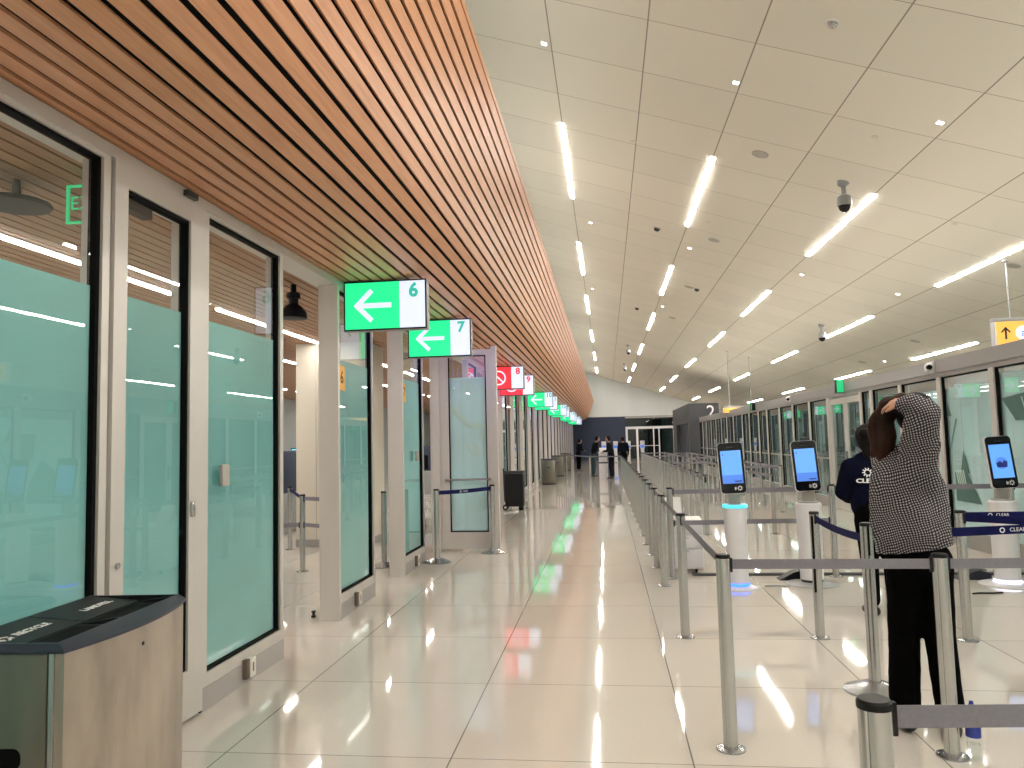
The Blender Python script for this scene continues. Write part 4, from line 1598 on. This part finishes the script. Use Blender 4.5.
# person in the black and white checked shirt, seen from behind, arms up at the hair
px, py = 1.68, 4.48
P1 = thing('person', 'person in a baggy black-and-white checked shirt with both arms raised to the hair', 'person', (px, py, 0))
J = dict(pelvis=(.0, .0, .96), chest=(-.03, .0, 1.28), neck=(.01, .03, 1.50), head=(.055, .06, 1.685), face=(.3, 1, 0),
         shR=(.09, .0, 1.42), elR=(.0, -.22, 1.70), wrR=(-.075, -.12, 1.765), hdR=(-.55, .75, -.1), hnR=(.2, .5, -.8),
         shL=(-.125, .04, 1.38), elL=(-.06, .28, 1.54), wrL=(-.09, .14, 1.68), hdL=(-.3, -1, .1), hnL=(.2, 0, -1),
         hipR=(.085, .0, .92), knR=(.070, -.03, .50), anR=(.065, -.12, .09), ftR=(.25, 1, 0),
         hipL=(-.075, .0, .92), knL=(-.09, .03, .50), anL=(-.125, -.02, .09), ftL=(-.2, 1, 0))
person_body('body', P1, J, .0065)
sh = [((-.135, .0, 1.34), .095, (-.125, .0, 1.10), .11, 1, .95), ((.06, .0, 1.34), .095, (.065, .0, 1.08), .115, 1, .95),
      ((-.04, .0, 1.36), .12, (-.035, -.01, 1.06), .155, 1.1, .9),
      ((-.125, .0, 1.10), .11, (-.11, -.01, .93), .098, 1.05, 1), ((.065, .0, 1.08), .115, (.075, .0, .98), .10, 1, 1),
      ((-.03, .0, 1.02), .14, (-.01, 0, .98), .14, 1.1, .95), ((-.145, -.01, .98), .075, (-.13, -.02, .90), .055, 1, 1),
      ((-.15, .0, 1.37), .072, (-.03, .01, 1.47), .075, 1, 1), ((-.12, .0, 1.39), .075, (.04, .0, 1.41), .09, 1, 1), ((-.03, .02, 1.44), .07, (-.01, .03, 1.48), .065, 1, 1),
      # near sleeve, wide and loose, going up to the elbow and on to the wrist
      ((.0, -.03, 1.36), .125, (-.01, -.14, 1.56), .092, 1, 1), ((-.01, -.14, 1.54), .098, (-.01, -.21, 1.70), .082, 1, 1),
      ((-.01, -.21, 1.70), .080, (-.04, -.19, 1.735), .068, 1, 1), ((-.04, -.19, 1.735), .062, (-.075, -.155, 1.75), .042, 1, 1),
      # far sleeve
      ((-.12, .03, 1.37), .085, (-.06, .26, 1.52), .07, 1, 1), ((-.06, .26, 1.52), .065, (-.08, .17, 1.64), .045, 1, 1)]
shirt = blob('checked_shirt', sh, .011, 'plaid_cloth', P1, smooth=5, disp=.045, cut_below=((0, 0, .965), (-.13, 0, 1)))
tr = [((-.005, .0, .98), .132, (.0, .0, .90), .152, 1.1, .85), ((.075, .0, .90), .10, (.070, -.03, .50), .078, 1, 1), ((.070, -.03, .50), .077, (.068, -.11, .15), .072, 1, 1),
      ((-.07, .0, .90), .10, (-.09, .03, .50), .082, 1, 1), ((-.09, .03, .50), .080, (-.125, -.02, .15), .080, 1, 1)]
blob('trousers', tr, .010, 'black_trousers', P1, smooth=3, disp=.012, cut_below=((0, 0, .075), (0, 0, 1)))
for S in ('R', 'L'):
    an, fd = Vector(J['an' + S]), Vector(J['ft' + S]).normalized()
    o = blob('shoe', [(an - Vector((0, 0, .035)) - fd * .03, .046, an + fd * .15 - Vector((0, 0, .052)), .036, 1.05, 1), (an - Vector((0, 0, .055)) - fd * .03, .034, an + fd * .17 - Vector((0, 0, .060)), .029, 1.25, 1)],
             .008, 'black_shoe', P1, smooth=3)
hr_ = [((.055, .05, 1.725), .105, (.045, .02, 1.69), .105, 1, 1), ((.02, .0, 1.73), .085, (-.07, -.01, 1.75), .058, 1, 1)]
blob('hair', hr_, .009, 'hair_black', P1, smooth=3)
DX = Vector((.035, 0, .035))
pt = [((-.08, -.02, 1.745), .045, (-.14, .0, 1.72), .055, 1, .8), ((-.14, .0, 1.72), .058, (-.18, .02, 1.62), .066, 1, .7), ((-.18, .02, 1.62), .066, (-.195, .02, 1.50), .060, 1, .6),
      ((-.20, .02, 1.50), .055, (-.175, .02, 1.40), .030, 1, .6), ((-.17, .0, 1.64), .055, (-.15, .02, 1.50), .045, 1, .6), ((-.21, .02, 1.60), .045, (-.235, .03, 1.44), .018, 1, .6),
      ((-.15, .01, 1.50), .04, (-.135, .02, 1.42), .018, 1, .6)]
pt = [(Vector(a) + DX, ra * .95, Vector(b_) + DX, rb * .95, u_, v_) for a, ra, b_, rb, u_, v_ in pt]
blob('ponytail', pt, .008, 'hair_brown', P1, smooth=2, disp=.03)

# uniformed staff member
P2 = thing('person', 'person in a navy sweater with a white sun emblem and lettering on the back', 'person', (2.30, 7.10, 0))
J = dict(pelvis=(0, 0, .90), chest=(0, 0, 1.20), neck=(0, .02, 1.40), head=(.01, .05, 1.54), face=(-.1, 1, 0),
         shR=(.17, 0, 1.33), elR=(.22, .03, 1.08), wrR=(.12, .22, 1.00), hdR=(-.5, .8, 0), hnR=(0, 0, -1),
         shL=(-.17, 0, 1.33), elL=(-.25, .04, 1.08), wrL=(-.12, .24, 1.00), hdL=(.5, .8, 0), hnL=(0, 0, -1),
         hipR=(.12, 0, .86), knR=(.14, .0, .48), anR=(.15, .02, .09), ftR=(.75, 1, 0),
         hipL=(-.05, 0, .86), knL=(-.035, .03, .48), anL=(-.02, .05, .09), ftL=(-.15, 1, 0))
person_body('body', P2, J, .009)
sw = [((0, 0, .98), .17, (0, 0, 1.22), .165, 1.05, .75), ((0, 0, 1.22), .165, (0, .01, 1.32), .13, 1.25, .8), ((-.16, 0, 1.32), .07, (.16, 0, 1.32), .07, 1, 1), ((0, .01, 1.33), .08, (0, .02, 1.40), .055, 1, 1)]
for s in (1, -1):
    sw += [((s * .17, 0, 1.31), .075, (s * .235, .03, 1.08), .062, 1, 1), ((s * .235, .03, 1.08), .060, (s * .13, .20, 1.01), .042, 1, 1)]
swo = blob('sweater', sw, .012, 'navy_knit', P2, smooth=4, disp=.012)
tr = [((.01, -.01, .93), .165, (.03, -.02, .86), .175, 1.05, .85), ((.12, 0, .84), .105, (.14, 0, .48), .075, 1, 1), ((.14, 0, .48), .073, (.15, .02, .14), .062, 1, 1),
      ((-.05, 0, .84), .105, (-.035, .03, .48), .075, 1, 1), ((-.035, .03, .48), .073, (-.02, .05, .14), .062, 1, 1)]
blob('trousers', tr, .012, 'black_trousers', P2, smooth=4, cut_below=((0, 0, .09), (0, 0, 1)))
for S in ('R', 'L'):
    an, fd = Vector(J['an' + S]), Vector(J['ft' + S]).normalized()
    blob('shoe', [(an - Vector((0, 0, .040)) - fd * .03, .045, an + fd * .14 - Vector((0, 0, .052)), .035, 1.05, 1)], .009, 'black_shoe', P2, smooth=3)
blob('hair', [((.01, .03, 1.585), .108, (.005, .0, 1.53), .10, 1, 1), ((0, -.03, 1.52), .085, (-.01, -.05, 1.42), .05, 1.1, .7), ((-.03, -.05, 1.60), .05, (-.05, -.07, 1.60), .05, 1, 1)], .01, 'hair_black', P2, smooth=3)
# emblem and lettering laid on the back of the sweater
bvh = BVHTree.FromPolygons([v.co.copy() for v in swo.data.vertices], [tuple(p.vertices) for p in swo.data.polygons])


def lay_on(me, z0):
    for v in me.vertices:
        x, z = v.co.x, v.co.y
        hit = bvh.ray_cast(Vector((x, -1, z0 + z)), Vector((0, 1, 0)))
        y = hit[0].y if hit[0] else -.13
        v.co = Vector((x, y - .004 - (.001 if v.co.z > 0 else 0), z0 + z))


me = text_mesh('CLEAR', .050, .001, bold=.002)
for v in me.vertices:
    v.co.x = v.co.x * 1.25 - .055
lay_on(me, 1.19)
me.materials.clear()
me.materials.append(MATS['print_white'])
link('back_lettering', me, swo)
g = MB()
gear(g, Matrix.Translation((-.055, 0, 0)), .036, 10, .001)
go = g.build('back_emblem', 'print_white', swo)
lay_on(go.data, 1.262)


# distant people, still whole figures
def far_person(x, y, rz, label, top, pants, hgt=1.0, bent=0., arms='down'):
    p = thing('person', label, 'person', (x, y, 0), rz, 'people at the far end of the corridor')
    b = bent
    J = dict(pelvis=(0, 0, .92), chest=(0, .06 + b, 1.25), neck=(0, .08 + b, 1.47), head=(0, .12 + b * 1.3, 1.60), face=(0, 1, 0),
             shR=(.18, .06 + b, 1.40), shL=(-.18, .06 + b, 1.40), hdR=(0, .6, -.6), hnR=(0, .3, -1), hdL=(0, .6, -.6), hnL=(0, .3, -1),
             hipR=(.09, 0, .88), knR=(.10, .02, .48), anR=(.10, .0, .09), ftR=(.2, 1, 0), hipL=(-.09, 0, .88), knL=(-.10, .02, .48), anL=(-.10, 0, .09), ftL=(-.2, 1, 0))
    if arms == 'down':
        J.update(elR=(.24, .02, 1.12), wrR=(.24, .08, .88), elL=(-.24, .02, 1.12), wrL=(-.24, .08, .88))
    else:
        J.update(elR=(.24, .06, 1.12), wrR=(.12, .30, 1.12), elL=(-.24, .06, 1.12), wrL=(-.12, .30, 1.12))
    person_body('body', p, J, .016, 'skin_far')
    c = [((0, .0, .98), .155, J['chest'], .155, 1.05, .75), (J['chest'], .15, (0, .07 + b, 1.38), .10, 1.3, .8), (J['shL'], .07, J['shR'], .07, 1, 1)]
    for S in ('R', 'L'):
        c += [(J['sh' + S], .072, J['el' + S], .058, 1, 1)]
        c += [(J['el' + S], .055, tuple(Vector(J['el' + S]).lerp(Vector(J['wr' + S]), .85)), .042, 1, 1)]
    blob('jacket', c, .018, top, p, smooth=3)
    c = [((0, 0, .95), .15, (0, 0, .88), .155, 1.08, .85)]
    for S in ('R', 'L'):
        c += [(J['hip' + S], .10, J['kn' + S], .080, 1, 1), (J['kn' + S], .078, (J['an' + S][0], 0, .14), .065, 1, 1)]
    blob('trousers', c, .018, pants, p, smooth=3, cut_below=((0, 0, .08), (0, 0, 1)))
    for s in (1, -1):
        blob('shoe', [((s * .10, -.03, .05), .045, (s * .12, .14, .038), .034, 1, 1)], .014, 'black_shoe', p, smooth=2)
    h = Vector(J['head'])
    blob('hair', [(h + Vector((0, -.02, .05)), .095, h + Vector((0, -.035, .0)), .085, 1, 1)], .014, 'hair_black', p, smooth=2)
    p.scale = (hgt, hgt, hgt)
    return p


far_person(.18, 31.9, math.radians(75), 'person in a dark uniform standing beside the corridor end of the long belt row', 'dark_uniform', 'dark_uniform', 1.02, .0, 'fwd')
far_person(-.62, 34.2, math.radians(-70), 'person in a black shirt leaning over beside the white desk', 'dark_uniform', 'jar_teal', 1.03, .08, 'fwd')
far_person(-1.50, 40.5, math.radians(-60), 'person in black standing alone before the navy wall', 'dark_uniform', 'black_trousers', .98, .0, 'fwd')
far_person(.78, 36.5, math.radians(10), 'person in dark clothes behind the uniformed one at the belt row end', 'dark_uniform', 'black_trousers', 1.0, .0, 'down')

# white podium between them, low white kiosks beyond
t = thing('podium', 'white podium with papers between the two people at the corridor end', 'podium', (-.17, 32.3, 0))
MB().box(-.18, 0, 0, .18, .4, 1.05, bev=.02).build('podium_body', 'white_plastic', t)
MB().box(-.20, -.03, 1.05, .20, .43, 1.10, bev=.01).build('podium_top', 'white_plastic', t)
MB().box(-.19, -.004, .62, .19, 0, .68).build('band', 'wall_navy', t)
MB().prism([(0, 1.10), (.25, 1.10), (.25, 1.28)], -.15, .15, 'x').build('reading_slope', 'paper_white', t)
tc_ = [(-.20, 54.0, 'first'), (.62, 54.0, 'second'), (1.52, 54.5, 'third'), (2.50, 54.5, 'fourth')]
for x, y, nm in tc_:
    t = thing('kiosk', 'small distant white kiosk before the end doors, %s from the timber side' % nm, 'kiosk', (x, y, 0), 0, 'distant white kiosks')
    MB().lathe([(.20, 0), (.20, .03), (.10, .04)], n=20).build('base_plate', 'camera_grey', t)
    MB().box(-.12, -.08, .04, .12, .08, .95, bev=.02).build('column', 'white_plastic', t)
    MB().box(-.16, -.06, .95, .16, .0, 1.50, bev=.02).build('tablet_shell', 'white_plastic', t)
    MB().box(-.14, -.064, 1.0, .14, -.06, 1.2).build('screen', 'screen_blue_dark', t)

# ------------------------------------------------------------------ world and view
wd = bpy.data.worlds.new('world')
wd.use_nodes = True
wd.node_tree.nodes['Background'].inputs[0].default_value = (.02, .03, .05, 1)
wd.node_tree.nodes['Background'].inputs[1].default_value = .5
scene.world = wd
vs = scene.view_settings
vs.view_transform = 'Standard'
vs.look = 'None'
vs.gamma = 1
vs.exposure = .06
vs.use_curve_mapping = False
cy = scene.cycles
cy.use_denoising = True
cy.max_bounces = 8
cy.diffuse_bounces = 6
cy.glossy_bounces = 4
cy.transmission_bounces = 6
cy.transparent_max_bounces = 16
cy.sample_clamp_indirect = 8
cy.caustics_reflective = False
cy.caustics_refractive = False
cy.use_light_tree = True
